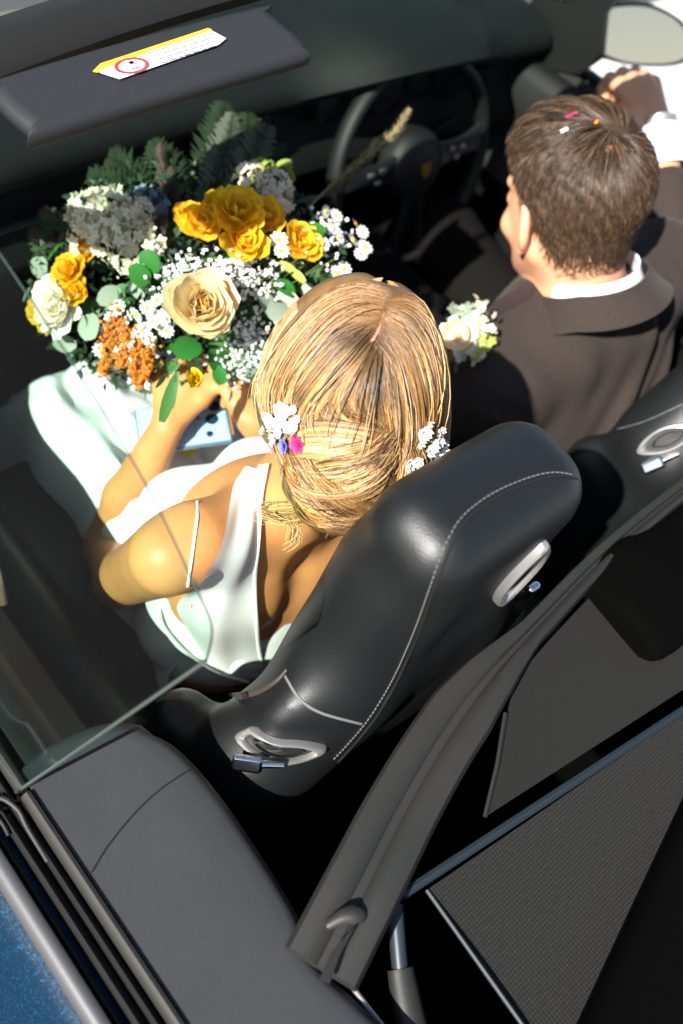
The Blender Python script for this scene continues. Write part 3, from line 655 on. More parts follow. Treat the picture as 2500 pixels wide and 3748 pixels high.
# left hand closed round the stems
kn = [at(758, 1410, z=.800), at(702, 1385, z=.808), at(640, 1378, z=.806), at(585, 1395, z=.795)]
palm = (kn[1]+kn[2])/2*.5+WL*.5
for q in kn: s.cap(WL*.8+q*.2, q, .0165, .0108, k=.008)
fw = nrm((kn[1]+kn[2])/2-WL); dn = np.array([0, 0, -1.0])
for q, l in zip(kn, (1, 1.08, 1.0, .8)):
    a_ = q+(fw*.030+dn*.004)*l; b_ = a_+(fw*.008+dn*.026)*l; c_ = b_+(-fw*.020+dn*.006)*l; s.chain([q, a_, b_, c_], [.0100, .0090, .0082, .0072], k=.004)
sd = nrm(kn[0]-kn[3]); th0 = WL+fw*.018+sd*.014
s.chain([th0, th0+sd*.018+fw*.024+dn*.002, th0+sd*.030+fw*.046+[0, 0, -.004], th0+sd*.040+fw*.060+[0, 0, -.010]], [.014, .0115, .0098, .0080], k=.006)
# right hand
kr = [at(866, 1446, z=.806), at(892, 1428, z=.812), at(928, 1428, z=.806), at(960, 1445, z=.796)]
for q in kr: s.cap(WR*.8+q*.2, q, .0175, .0108, k=.010)
fr_ = nrm((kr[1]+kr[2])/2-WR); sr_ = nrm(kr[0]-kr[3])
for q, l in zip(kr, (1, 1.05, 1.0, .8)):
    a_ = q+(fr_*.024+dn*.008)*l; b_ = a_+(fr_*.006+sr_*.004+dn*.024)*l; c_ = b_+(-fr_*.012+dn*.012+sr_*.004)*l; s.chain([q, a_, b_, c_], [.0095, .0086, .0078, .0068], k=.004)
tr0 = WR+sr_*.016+fr_*.010
s.chain([tr0, tr0+sr_*.008+fr_*.026+[0, 0, -.008], tr0+sr_*.016+fr_*.046+[0, 0, -.012]], [.0135, .0108, .0085], k=.006)
body = s.mesh('body', M['skin'], bride, it=2); TBody = bvh(body)
print('bride body', time.time()-T0)
# hair: smooth underlayer, then strands combed over it
hsdf = SDF(BC-.19, BC+.17, .003)
hsdf.ell(bl(-.002, -.012, .026), (.086, .107, .096), BR, k=.02)
hsdf.ell(bl(-.070, .000, -.010), (.020, .055, .055), BR, k=.03); hsdf.ell(bl(.070, -.005, -.020), (.022, .06, .06), BR, k=.03)
hsdf.ell(bl(0, -.078, -.030), (.068, .042, .050), BR, k=.03); hsdf.ell(bl(-.008, -.086, -.066), (.058, .034, .030), BR, k=.012)
hsdf.ell(bl(.0, -.070, -.098), (.045, .028, .022), BR, k=.02)
hsdf.cap(bl(.004, .098, .075), bl(.004, -.012, .128), .010, .006, k=.012, sub=True)
hsdf.ell(bl(0, .092, -.042), (.062, .05, .085), BR, k=.01, sub=True)
hb_ = hsdf.mesh('hair', M['hairbase_b'], bride, it=3); TH = bvh(hb_)
PALB = np.array([(.72, .45, .19), (.60, .33, .11), (.42, .215, .065), (.19, .095, .035), (.72, .54, .34)])
def pxlock(rails, n, m=12, rad=.0007, lift=.003, root=.5, jit=6, pal=(0, 1, 2, 4), amp=.0022, tree=None, ends=None):
    tree = tree or TH; R_ = [smooth([(a, b, 0) for a, b in r], m-1)[:m, :2] for r in rails]
    R_ = [np.stack([np.interp(np.linspace(0, 1, m), np.linspace(0, 1, len(r)), r[:, i]) for i in range(2)], 1) for r in R_]
    n = int(n*1.65); out, col = [], []; ph = RNG.uniform(0, 6.28, 8); fq = np.array([9, 17, 31, 47, 60, 83, 110, 7])
    for i in range(n):
        u = RNG.uniform(); q = u*(len(R_)-1); k = min(int(q), len(R_)-2); w = q-k; c = R_[k]*(1-w)+R_[k+1]*w
        off = np.cumsum(RNG.normal(0, jit*.42, (m, 2)), 0)*.6+RNG.normal(0, jit, 2); c = c+off
        t0_ = RNG.uniform(0, .12); t1_ = RNG.uniform(.86, 1.0)
        tt = np.linspace(t0_, t1_, m)*(m-1); c = np.stack([np.interp(tt, np.arange(m), c[:, j]) for j in range(2)], 1)
        ridge = sum(math.sin(fq[j]*u+ph[j])/(1+j*.35) for j in range(6))
        h = lift*RNG.uniform(.2, 1.2)+amp*(.5+.35*ridge)
        P = []
        for j, (x, y) in enumerate(c):
            e = math.sin(math.pi*min(1, j/(m-1)*1.1))**.5 if j else 0
            p, nn = hit(tree, x, y, h*max(e, .15)); P.append(p)
        P = np.array(P); dd = np.linalg.norm(np.diff(P, axis=0), axis=1)
        if dd.max() > .03: continue
        for _ in range(2): P[1:-1] = (P[:-2]+2*P[1:-1]+P[2:])/4
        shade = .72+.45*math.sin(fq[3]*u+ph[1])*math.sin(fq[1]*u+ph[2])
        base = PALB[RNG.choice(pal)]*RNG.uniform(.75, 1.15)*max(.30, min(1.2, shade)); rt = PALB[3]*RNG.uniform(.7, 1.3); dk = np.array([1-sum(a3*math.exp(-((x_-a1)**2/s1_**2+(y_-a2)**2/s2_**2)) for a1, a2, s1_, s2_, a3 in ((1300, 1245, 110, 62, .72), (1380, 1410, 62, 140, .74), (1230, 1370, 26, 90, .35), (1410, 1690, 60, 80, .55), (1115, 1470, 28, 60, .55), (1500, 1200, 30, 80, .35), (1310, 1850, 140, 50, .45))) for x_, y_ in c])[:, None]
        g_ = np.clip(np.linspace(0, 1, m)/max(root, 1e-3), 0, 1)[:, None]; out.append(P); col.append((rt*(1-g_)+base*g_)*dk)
    return out, col
allP, allC = [], []
def addl(*a, **k):
    o, c = pxlock(*a, **k); allP.extend(o); allC.extend(c)
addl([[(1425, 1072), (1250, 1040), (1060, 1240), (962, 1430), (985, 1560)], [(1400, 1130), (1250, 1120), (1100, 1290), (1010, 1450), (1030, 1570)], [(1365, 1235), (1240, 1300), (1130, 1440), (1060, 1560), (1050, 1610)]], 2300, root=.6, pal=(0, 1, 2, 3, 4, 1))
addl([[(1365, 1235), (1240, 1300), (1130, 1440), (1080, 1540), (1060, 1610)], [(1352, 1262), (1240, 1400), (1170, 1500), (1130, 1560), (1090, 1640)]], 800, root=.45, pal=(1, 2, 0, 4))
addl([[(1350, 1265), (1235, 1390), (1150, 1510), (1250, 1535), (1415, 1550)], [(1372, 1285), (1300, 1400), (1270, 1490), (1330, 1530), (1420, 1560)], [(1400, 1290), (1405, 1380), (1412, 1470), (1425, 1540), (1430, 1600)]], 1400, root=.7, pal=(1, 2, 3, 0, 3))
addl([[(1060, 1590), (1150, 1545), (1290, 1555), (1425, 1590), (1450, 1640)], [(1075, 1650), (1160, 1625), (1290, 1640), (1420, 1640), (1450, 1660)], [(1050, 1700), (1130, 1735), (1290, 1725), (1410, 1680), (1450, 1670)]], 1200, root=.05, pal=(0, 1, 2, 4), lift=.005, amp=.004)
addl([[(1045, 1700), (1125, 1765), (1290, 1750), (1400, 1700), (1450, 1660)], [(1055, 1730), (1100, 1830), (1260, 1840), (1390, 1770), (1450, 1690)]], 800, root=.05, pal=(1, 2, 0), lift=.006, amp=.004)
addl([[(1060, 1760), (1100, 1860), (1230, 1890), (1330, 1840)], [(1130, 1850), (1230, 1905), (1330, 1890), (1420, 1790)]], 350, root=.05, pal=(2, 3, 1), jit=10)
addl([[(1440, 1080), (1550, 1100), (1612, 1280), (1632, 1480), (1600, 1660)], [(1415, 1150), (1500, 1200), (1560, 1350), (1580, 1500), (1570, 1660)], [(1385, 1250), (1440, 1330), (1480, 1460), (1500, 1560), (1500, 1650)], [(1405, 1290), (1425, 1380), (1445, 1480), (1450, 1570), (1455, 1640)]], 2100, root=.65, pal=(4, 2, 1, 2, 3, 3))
addl([[(1450, 1600), (1470, 1700), (1430, 1790), (1340, 1860)], [(1510, 1620), (1540, 1710), (1500, 1800), (1400, 1880)], [(1600, 1620), (1608, 1700), (1560, 1790), (1450, 1880)]], 700, root=.05, pal=(2, 1, 3, 0), lift=.005)
# hidden side and fringe (local coordinates)
for i in range(3600):
    q = RNG.choice([-1, 1], p=[.7, .3]); f0_ = RNG.uniform(-.02, .085); a_ = np.array([q*.006, f0_, .11]); b_ = np.array([q*.085, f0_*.7+.01, .05]); c_ = np.array([q*.088, f0_*.3-.02, -.03]); d_ = np.array([q*.05, -.08, -.06+RNG.uniform(-.03, .02)])
    t = np.linspace(0, 1, 12)[:, None]; P = (1-t)**3*a_+3*t*(1-t)**2*b_+3*t*t*(1-t)*c_+t**3*d_; h = RNG.uniform(.0005, .0035); o = []
    for p in P:
        w = TH.find_nearest(Vector(BC+BR@p)); o.append(np.array(w[0])+np.array(w[1])*h)
    o = np.array(o)
    for _ in range(2): o[1:-1] = (o[:-2]+2*o[1:-1]+o[2:])/4
    allP.append(o); allC.append(np.repeat([PALB[RNG.choice([1, 2, 4])]*RNG.uniform(.5, 1)], 12, 0))
# stray hairs and curls
def curl(pts, n, r=.0006, sp=5, pal=(0, 1, 2), zoff=.0):
    for i in range(n):
        j = RNG.normal(0, sp*1.8, 2); jj = RNG.normal(0, .004); o = []; pts_ = pts[:max(3, len(pts)-RNG.integers(0, 3))]
        for (x, y, d) in pts_: o.append(at(x+j[0]+RNG.normal(0, sp*.35), y+j[1]+RNG.normal(0, sp*.35), d=d+jj))
        P = smooth(o, 15); P = P[np.linspace(0, len(P)-1, 12).astype(int)]; allP.append(P); allC.append(np.repeat([PALB[RNG.choice(pal)]*RNG.uniform(.7, 1.1)], 12, 0))
addl([[(1100, 1600), (1180, 1700), (1300, 1780), (1400, 1800)], [(1080, 1660), (1150, 1790), (1260, 1860), (1350, 1860)], [(1200, 1560), (1330, 1640), (1420, 1720), (1440, 1780)]], 420, root=.05, pal=(2, 3, 1), lift=.007, amp=.003, jit=12)
addl([[(1420, 1560), (1330, 1620), (1200, 1640), (1090, 1700)], [(1440, 1640), (1380, 1740), (1260, 1800), (1140, 1810)]], 300, root=.05, pal=(0, 1, 3), lift=.009, amp=.002, jit=14)
addl([[(1425, 1075), (1240, 1030), (1040, 1240), (935, 1430), (965, 1560)], [(1365, 1240), (1240, 1420), (1150, 1560), (1200, 1760)], [(1400, 1290), (1430, 1500), (1430, 1750), (1330, 1880)], [(1440, 1080), (1560, 1100), (1630, 1290), (1640, 1480), (1590, 1680)]], 28, root=.4, lift=.011, amp=.003, jit=16)
curl([(1160, 1800, .995), (1100, 1850, .99), (1020, 1855, .985), (980, 1862, .985), (975, 1885, .98), (1040, 1905, .98), (1110, 1890, .98)], 110, sp=7)
curl([(1180, 1810, .99), (1130, 1870, .985), (1060, 1900, .98), (1010, 1895, .98)], 90, sp=8)
curl([(1240, 1820, .985), (1250, 1880, .98), (1230, 1930, .985), (1200, 1900, .98)], 80, sp=10, pal=(1, 2, 3))
curl([(1300, 1820, .98), (1320, 1890, .975), (1290, 1930, .98), (1340, 1940, .97)], 80, sp=12, pal=(2, 3, 1))
curl([(1060, 1900, .985), (1085, 1930, .98), (1080, 1980, .98), (1035, 2010, .985)], 20, sp=5)
curl([(1040, 1890, .985), (1062, 1940, .98), (1050, 1990, .985)], 10, sp=4)
curl([(1040, 1260, .98), (970, 1350, .985), (935, 1440, .99), (945, 1530, 1.0), (975, 1600, 1.0)], 45, sp=4, pal=(0, 1))
curl([(1000, 1320, .99), (950, 1400, 1.0), (930, 1480, 1.0)], 14, sp=6)
curl([(1610, 1300, 1.0), (1628, 1500, 1.0), (1622, 1640, 1.0)], 60, sp=6, pal=(1, 2, 4))
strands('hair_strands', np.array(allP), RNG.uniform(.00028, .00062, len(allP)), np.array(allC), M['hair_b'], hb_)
MB().tube([hit(TH, x, y, -.0018)[0] for x, y in ((1424, 1085), (1405, 1150), (1385, 1210), (1365, 1245), (1340, 1262))], [.001, .002, .0025, .0032, .002], 8).build('parting', M['scalp'], hb_)
print('bride hair', len(allP), time.time()-T0)
# dress: skirt over the lap, bodice, chiffon shoulder panel, straps
G = []
for y in np.linspace(-.03, .56, 60):
    row = []
    for x in np.linspace(-.66, -.13, 80):
        w = min(1, max(0, y/.40)); k1, k2 = -.395+.050*w, -.305+.055*w
        z1 = .575+.095*max(0, 1-((x-k1)/.092)**2)**.5 if abs(x-k1) < .092 else .47; z2 = .575+.085*max(0, 1-((x-k2)/.11)**2)**.5 if abs(x-k2) < .11 else .48
        z = sm(-z1, -z2, .04)*-1; z = max(z, .47-.5*max(0, -.47-x))
        z += .009*math.sin(x*70+y*14+2*math.sin(y*8))+.007*math.sin(y*42+x*45+2*math.sin(x*20))+.006*math.sin(x*150-y*30+3*math.sin(y*11))+.02*math.exp(-((x+.40-.1*(y-.3))/.012)**2)*(y > .1)
        z -= 1.3*max(0, y-.43)
        row.append((x+.008*math.sin(y*30), y, z))
    G.append(row)
G = np.array(G)
for _ in range(3):
    G[1:-1, 1:-1, 2] = (G[:-2, 1:-1, 2]+G[2:, 1:-1, 2]+G[1:-1, :-2, 2]+G[1:-1, 2:, 2])/4
dress = MB().grid(G).grid(G-np.array([0, 0, .002])).build('dress_skirt', M['white'], bride)
dsd = SDF((-.56, -.2, .52), (-.16, .2, .92), .004)
dsd.ell((-.368, .006, .75), (.133, .086, .135), TB, k=.02); dsd.ell((-.365, .0, .65), (.125, .095, .12), TB, k=.03); dsd.ell((-.355, .02, .59), (.135, .11, .07), None, k=.04)
dsd.ell((-.42, .075, .79), (.055, .04, .05), TB, k=.02); dsd.ell((-.315, .07, .79), (.055, .04, .05), TB, k=.02)
dsd.rbox((-.37, -.14, .90), (.3, .13, .17), .02, TB, k=.01, sub=True); dsd.rbox((-.37, 0, .94), (.3, .3, .09), .02, TB, k=.01, sub=True)
dsd.mesh('dress_bodice', M['white'], bride, it=2)
Lr = [(905, 1738), (862, 1790), (818, 1890), (792, 2000), (742, 2085), (692, 2165), (650, 2215), (700, 2300), (755, 2395), (800, 2440)]
Rr = [(1000, 1702), (978, 1780), (948, 1880), (932, 2000), (926, 2100), (924, 2200), (932, 2300), (944, 2380), (958, 2440), (965, 2465)]
Ls, Rs = smooth([(a, b, 0) for a, b in Lr], 54), smooth([(a, b, 0) for a, b in Rr], 54)
G = []
for i, (a_, b_) in enumerate(zip(Ls, Rs)):
    row = []
    for t in np.linspace(0, 1, 16):
        x, y = (a_*(1-t)+b_*t)[:2]; p, nn = hit(TBody, x, y, .0045, fb=1.0); row.append(p+nn*(.0045*(1+math.sin(t*9+i*.12))*(.4+.6*math.sin(math.pi*t))))
    G.append(row)
G = np.array(G)
for _ in range(8): G[1:-1, 1:-1] = (G[:-2, 1:-1]+G[2:, 1:-1]+G[1:-1, :-2]+G[1:-1, 2:]+4*G[1:-1, 1:-1])/8
for _ in range(6): G[1:-1] = (G[:-2]+2*G[1:-1]+G[2:])/4
MB().grid(G).build('chiffon_panel', M['chiffon'], bride)
MB().tube(G[:, -1]+np.array([0, 0, .001]), .0022, 6).build('panel_piping', M['satinwhite'], bride)
P = smooth([hit(TBody, x, y, .0006)[0] for x, y in ((722, 1838), (722, 1890), (714, 1950), (704, 2020), (694, 2085), (686, 2145))], 30); MB().tube(P, .0016, 6).build('shoulder_strap', M['satinwhite'], bride)
P = smooth([hit(TBody, x, y, .010, 1.0)[0] for x, y in ((603, 2208), (622, 2275), (672, 2345), (735, 2400), (800, 2442), (900, 2475))], 30); MB().tube(P, [.0008, .005, .0062, .0045, .002], 8, flat=.5).build('bodice_edge', M['white'], bride)
# phone on her lap
pc = [at(490, 1508, z=.730), at(838, 1448, z=.756), at(845, 1628, z=.744), at(510, 1662, z=.722)]
cen = sum(pc)/4; e = nrm(pc[1]-pc[0]+pc[2]-pc[3]); q = nrm(pc[3]-pc[0]+pc[2]-pc[1]); n = nrm(np.cross(e, q)); n = n if n[2] > 0 else -n; q = np.cross(n, e); R_ = np.stack([e, q, n], 1)
hl = (np.linalg.norm(pc[1]-pc[0])+np.linalg.norm(pc[2]-pc[3]))/4; hw = (np.linalg.norm(pc[3]-pc[0])+np.linalg.norm(pc[2]-pc[1]))/4
phone = empty('smartphone', tuple(cen), 'pale blue smartphone with three camera lenses in the hands of the woman', 'phone')
MB().box(cen, (hl, hw, .004), R_, .0095).build('phone_case', M['clear'], phone)
MB().box(cen+n*.0042, (hl-.003, hw-.003, .0010), R_, .008).build('phone_back', M['phone'], phone)
MB().box(cen-n*.0043, (hl-.002, hw-.002, .001), R_, .008).build('phone_screen', M['lens'], phone)
MB().tube([cen+e*(hl+.0005)-q*(hw-.012), cen+e*(hl+.0005)+q*(hw-.012)], .0025, 6).build('phone_edge', M['phonecase'], phone)
MB().box(cen+n*.0058+e*(hl-.026), (.021, hw-.010, .0012), R_, .009).build('camera_bump', M['phone'], phone)
sg = 1 if (at(775, 1485, z=.74)-cen)@q > 0 else -1
for ex, qy, r in ((hl-.018, sg*hw*.55, .0085), (hl-.024, 0.0, .0085), (hl-.030, -sg*hw*.62, .0045)):
    a = np.linspace(0, 2*math.pi, 21)[:-1]; c0 = cen+e*ex+q*qy+n*.007
    ln = MB().grid([[c0+rr*(math.cos(t)*e+math.sin(t)*q)+n*h for t in a] for rr, h in ((r, -.0005), (r, .0018), (r*.82, .0022), (r*.8, .0010), (.0001, .0010))], cv=True); ln.build('camera_lens', M['lens'], phone)

# ================================================================== GROOM
GC = at(2090, 742, d=1.42); GR = rot_axes(math.radians(-15), math.radians(24), math.radians(-3))
def gl_(r, f, u): return GC+GR@np.array([r, f, u])
groom = empty('person', (.30, .1, .50), 'short haired man in a brown suit jacket sitting at the steering wheel', 'man')
c7 = at(2180, 1100, d=1.47)
print('c7', c7, 'ear', GC+GR@np.array([-.078, -.01, -.02]))
s = SDF((-.06, -.22, .40), (.84, .58, 1.16), .004)
head(s, GC, GR, gl_(0, -.035, -.05), c7+np.array([0, .02, -.02]), .058, 1.12)
TG = rot_axes(math.radians(6), math.radians(22))
GS = [at(1835, 1440, z=.775), np.array([.490, .045, .842])]
s.ell((.285, .03, .70), (.165, .10, .18), TG, k=.03); s.ell((.31, .0, .56), (.15, .11, .10), None, k=.05)
s.cap(c7+[0, .01, -.03], GS[0], .05, .05, k=.04); s.cap(c7+[0, .01, -.03], GS[1], .05, .05, k=.04)
GE = [np.array([.045, .16, .59]), np.array([.640, .060, .735])]; GW = [np.array([.19, .34, .61]), np.array([.728, .262, .893])]
for i in range(2): s.chain([GS[i], GE[i]], [.048, .04], k=.02); s.chain([GE[i], GW[i]], [.038, .027], k=.01)
for hx_, kx in ((.28, .24), (.42, .47)): s.chain([(hx_, .0, .545), (kx, .46, .60), (kx, .60, .42)], [.085, .062, .052], k=.03)
def fist(W_, kn_, f_, side, dn_, r=.0115):
    for q in kn_: s.cap(W_*.8+q*.2, q, .022, r*1.15, k=.010)
    for q, l in zip(kn_, (1, 1.08, 1.0, .82)):
        a_ = q+(f_*.030+dn_*.012)*l; b_ = a_+(f_*.006+dn_*.026)*l; c_ = b_+(-f_*.020+dn_*.010)*l; s.chain([q, a_, b_, c_], [r, r*.9, r*.82, r*.72], k=.004)
    t0_ = W_+f_*.02+side*.018; s.chain([t0_, t0_+side*.022+f_*.028+dn_*.01, t0_+side*.030+f_*.056+dn_*.02], [.015, .0125, .010], k=.006)
f_ = nrm(at(2300, 265, z=.93)-GW[1]); sd_ = nrm(np.cross([0, 0, 1], f_))
fist(GW[1], [GW[1]+f_*.100+sd_*x+[0, 0, z] for x, z in ((.040, .004), (.014, .012), (-.013, .012), (-.039, .004))], f_, sd_, dn, .0135)
f_ = nrm([.5, .8, .1]); sd_ = nrm(np.cross(f_, [0, 0, 1])); fist(GW[0], [GW[0]+f_*.085+sd_*x+[0, 0, z] for x, z in ((.034, .004), (.012, .010), (-.011, .010), (-.033, .004))], f_, -sd_, dn)
gbody = s.mesh('body', M['skin2'], groom, it=2)
# shirt and jacket
j = SDF((-.08, -.24, .42), (.80, .5, .99), .0045)
j.ell((.320, .03, .70), (.245, .130, .20), TG, k=.03); j.ell((.31, .0, .56), (.19, .14, .11), None, k=.05)
j.cap(c7+[.01, .02, -.050], GS[0]+[.0, 0, .0], .058, .058, k=.05); j.cap(c7+[.01, .02, -.042], GS[1]+[0, 0, .01], .062, .062, k=.05); j.ell(c7+[.05, .0, -.066], (.17, .075, .06), TG, k=.05)
j.chain([GS[0], GE[0], GW[0]*.8+GE[0]*.2], [.068, .056, .045], k=.025); j.chain([GS[1], GE[1], GW[1]*.62+GE[1]*.38], [.068, .058, .045], k=.025)
j.cap(c7+[.03, .09, .06], c7+[.01, .03, -.06], .054, .054, k=.02, sub=True)
def wr(p):
    x, y, z = p[:, 0], p[:, 1], p[:, 2]
    u = (x-.30)*.92-(z-.8)*.35; v = z-.8+y
    m = np.clip((x-.16)/.12, 0, 1)*np.clip((.90-z)/.05, 0, 1)*np.clip((.10-y)/.08, 0, 1)
    f = np.sin(u*95+np.sin(v*22)*1.2)*.5+np.sin(u*51+1.7+np.sin(v*13))*.8
    g2 = np.sin(x*70+z*120+y*40)*np.clip((.13-x)/.06, 0, 1)
    d = (f*m*.0105+g2*.003)[:, None]; p = p+d*np.array([-.1, -.65, .75]); return p
jk = j.mesh('jacket', M['suit'], groom, disp=wr, it=2); TJ = bvh(jk)
na = nrm(gl_(0, -.035, -.05)-c7); na = nrm(na*.6+np.array([0, 0, 1])*.55+np.array([0, .15, 0])); nf = nrm(np.array([.12, 1, 0])-na*(np.array([.12, 1, 0])@na)); nr_ = np.cross(nf, na)
Nc = at(2155, 1010, d=1.46)+np.array([0, 0, 0])
def ringband(r0, r1, h0, h1, a0, a1, th, name, m, out=0, lift=None, n=60, wid=None):
    G = []
    for a in np.linspace(a0, a1, n):
        d = math.sin(a)*nr_-math.cos(a)*nf
        pr = []
        for t in np.linspace(0, 1, 8):
            r_ = r0+(r1-r0)*t**1.4; h_ = h0+(h1-h0)*t; dp = (.0 if lift is None else lift(a, t)); pr.append(Nc+d*(r_*(wid(a) if wid else 1)*(1.0+.05*math.cos(a)**2))+na*(h_+dp))
        inner = [p-d*th-na*th*.4 for p in pr][::-1]; G.append(pr+inner)
    mb = MB().grid(G, cv=True); k = 16; mb.f.append(tuple(range(k))[::-1]); mb.f.append(tuple((n-1)*k+i for i in range(k))); return mb.build(name, m, groom)
ringband(.070, .082, .020, -.025, -2.6, 2.6, .0025, 'shirt_collar', M['shirt'], lift=lambda a, t: -.010*max(0, abs(a)-1.2))
ringband(.084, .116, .012, -.026, -2.7, 2.7, .004, 'jacket_collar', M['suit'], lift=lambda a, t: -.020*max(0, abs(a)-.9)-.016*t*max(0, abs(a)-.9), wid=lambda a: 1-.10*max(0, abs(a)-1.2))
# lapels, tie side
def lap(px, name, m, off=.004, th=.002):
    P = smooth([(a, b, 0) for a, b in px], 30, True); pts = [hit(TJ, x, y, off)[0] for x, y in P[:, :2]]; c = sum(pts)/len(pts)
    mb = MB(); k = len(pts); up_ = nrm(np.cross(pts[k//3]-pts[0], pts[2*k//3]-pts[0])); up_ = up_ if up_[2] > 0 else -up_
    mb.grid([[c+(p-c)*.05 for p in pts], pts, [p-up_*th for p in pts]], cv=True); return mb.build(name, m, groom)
lap([(1950, 1050), (1880, 1075), (1820, 1110), (1800, 1150), (1830, 1150), (1890, 1120), (1945, 1085)], 'lapel', M['suitdark'])
# cuff
d_ = nrm(GW[1]-GE[1]); MB().tube([GW[1]-d_*.062, GW[1]-d_*.03, GW[1]-d_*.004, GW[1]+d_*.006], [.040, .041, .040, .036], 20, caps=False).build('shirt_cuff', M['shirt'], groom)
d0 = nrm(GW[0]-GE[0]); MB().tube([GW[0]-d0*.05, GW[0]+d0*.004], [.038, .037], 20, caps=False).build('shirt_cuff', M['shirt'], groom)
wt = GW[1]+d_*.014; MB().tube([wt-d_*.008, wt+d_*.008], [.0335, .0335], 24).build('watch_strap', M['satin'], groom)
t_ = SDF((.1, -.2, .36), (.62, .66, .70), .006)
for hx_, kx in ((.28, .24), (.42, .47)): t_.chain([(hx_, .0, .545), (kx, .46, .60), (kx, .60, .42)], [.100, .076, .064], k=.03)
M['trouser'] = mat('dark_wool_trousers', (.004, .0035, .003), rough=.9, spec=.1); t_.mesh('trousers', M['trouser'], groom)
print('groom body', time.time()-T0)
# short hair
def ghs(n, extra=0.0):      # scalp point for a local direction
    return np.array([0, -.0125, .023])+n*1.0
AX = np.array([.0785, .1045, .0865])*1.12; OC = np.array([0, -.0075, .021])*1.12
hg = SDF(GC-.15, GC+.16, .003)
hg.ell(gl_(*OC), AX+.0015, GR, k=.01); hg.ell(gl_(0, .064, .062), (.054, .058, .032), GR, k=.05); hg.ell(gl_(0, -.02, .077), (.055, .06, .022), GR, k=.05)
hg.rbox(gl_(0, .145, -.040), (.12, .085, .105), .03, GR, k=.002, sub=True); hg.rbox(gl_(0, -.02, -.048), (.13, .16, .105), .02, GR@np.array(Matrix.Rotation(.42, 3, 'X')), k=.002, sub=True)
ghb = hg.mesh('hair', M['hairbase_g'], groom, it=2); TG_ = bvh(ghb); TGB = bvh(gbody)
K = nrm([.05, -.50, .86]); gP, gC, gRad = [], [], []; N = 32000; cnt = 0
PG = np.array([(.034, .019, .010), (.052, .029, .016), (.017, .010, .006), (.13, .085, .055)])
while cnt < N:
    v = RNG.normal(size=3); v /= np.linalg.norm(v)
    if v[1] > .72 and v[2] < .35: continue
    p = OC+v*AX; r_, f_, u_ = p
    lim = -.108+.190*np.clip((f_+.055)/.11, 0, 1)**1.2     # hairline: low at the nape, rising over the ear to the temple
    if f_ > .055: lim = .083-.3*(.11-f_)
    lim_ = lim-.0
    if u_ < lim_: continue
    edge = (u_-lim_)
    if RNG.uniform() > np.clip(edge/.10, .01, 1)**1.7: continue
    top_ = np.clip((u_-.02)/.11, 0, 1)**1.3
    Ln = .003+.014*np.clip(edge/.12, 0, 1)+.034*top_
    t = v-K; t -= v*(t@v); t = nrm(t); sw_ = np.cross(v, t); fwd = np.array([.25, 1, .15]); fwd = fwd-v*(fwd@v)
    d = nrm(t*1.0+sw_*.75*(1-top_*.2)+fwd*(1.1*top_)+np.array([.5, 0, 0])*top_*math.sin(v[0]*9+v[1]*7)+np.array([0, 0, -.5])*(1-top_)+RNG.normal(0, .16, 3)); d = nrm(d-v*(d@v))
    clump = math.sin(v[0]*23+v[1]*17)*math.sin(v[1]*29-v[2]*19+1)
    lf = (.10+.10*clump)*(.5+top_)+RNG.uniform(0, .10)
    base = .0015+.004*top_; pts = []
    for k_, tt in enumerate(np.linspace(0, 1, 6)):
        w = v+d*(tt*Ln/.085); w = w/np.linalg.norm(w); q = OC+w*(AX+base+lf*Ln*math.sin(tt*1.9)+.006*top_*(.5+.5*clump)); qw = GC+GR@q
        wl_ = np.clip((.03-u_)/.06, 0, 1)
        if wl_ > 0:
            nn_ = TGB.find_nearest(Vector(qw)); nv = np.array(nn_[1]); qw = qw*(1-wl_)+wl_*(np.array(nn_[0])+nv*(.0003+.25*Ln*tt*(.4+lf)+.0045*np.clip(edge/.10, 0, 1)))
        pts.append(qw)
    gP.append(pts); gRad.append(np.clip(.35+edge/.09, .35, 1)); gC.append(PG[RNG.choice([0, 0, 1, 1, 2, 3])]*RNG.uniform(.8, 1.25)*(1+.3*clump)); cnt += 1
for x, y, r_ in ((2175, 545, .007), (2240, 550, .008), (2262, 572, .006)):
    p_, n_ = hit(TG_, x, y, .0005); Q_ = np.stack([nrm(np.cross(n_, [0, 0, 1])), nrm(np.cross(n_, nrm(np.cross(n_, [0, 0, 1])))), n_], 1); a = np.linspace(0, 6.283, 15)[:-1]
    MB().grid([[p_+Q_@np.array([q*r_*math.cos(t)*1.3, q*r_*math.sin(t), h*.002]) for t in a] for q, h in ((1, -1), (.7, .1), (.01, .4))], cv=True).build('crown_scalp', M['scalp'], ghb)
strands('hair_strands', np.array(gP), RNG.uniform(.0003, .00055, N)*np.array(gRad), np.array(gC), M['hair_g'], ghb)
print('groom hair', time.time()-T0)
# ================================================================== BOUQUET
def fm(name, c, **k): M[name] = mat(name, c, rough=k.pop('rough', .7), **k); return M[name]
fm('yellow_petal', (.93, .64, .02), trans=.45, col2=(.85, .46, .01), cs=90); fm('cream_petal', (.88, .74, .50), trans=.35, col2=(.88, .66, .34), cs=60)
fm('apricot_petal', (.88, .56, .14), trans=.25); fm('ivory_petal', (.80, .72, .58), trans=.2, col2=(.70, .62, .46), cs=80)
fm('white_petal', (.78, .78, .76), trans=.2); fm('daisy_centre', (.80, .45, .01)); fm('amaranth', (.42, .13, .015), col2=(.30, .08, .01), cs=300)
fm('leaf_green', (.035, .13, .022), rough=.5, trans=.2, col2=(.05, .16, .03), cs=40); fm('leaf_bright', (.03, .17, .022), rough=.5, trans=.2); fm('leaf_dark', (.018, .045, .016), rough=.55, trans=.15, col2=(.028, .06, .02), cs=40)
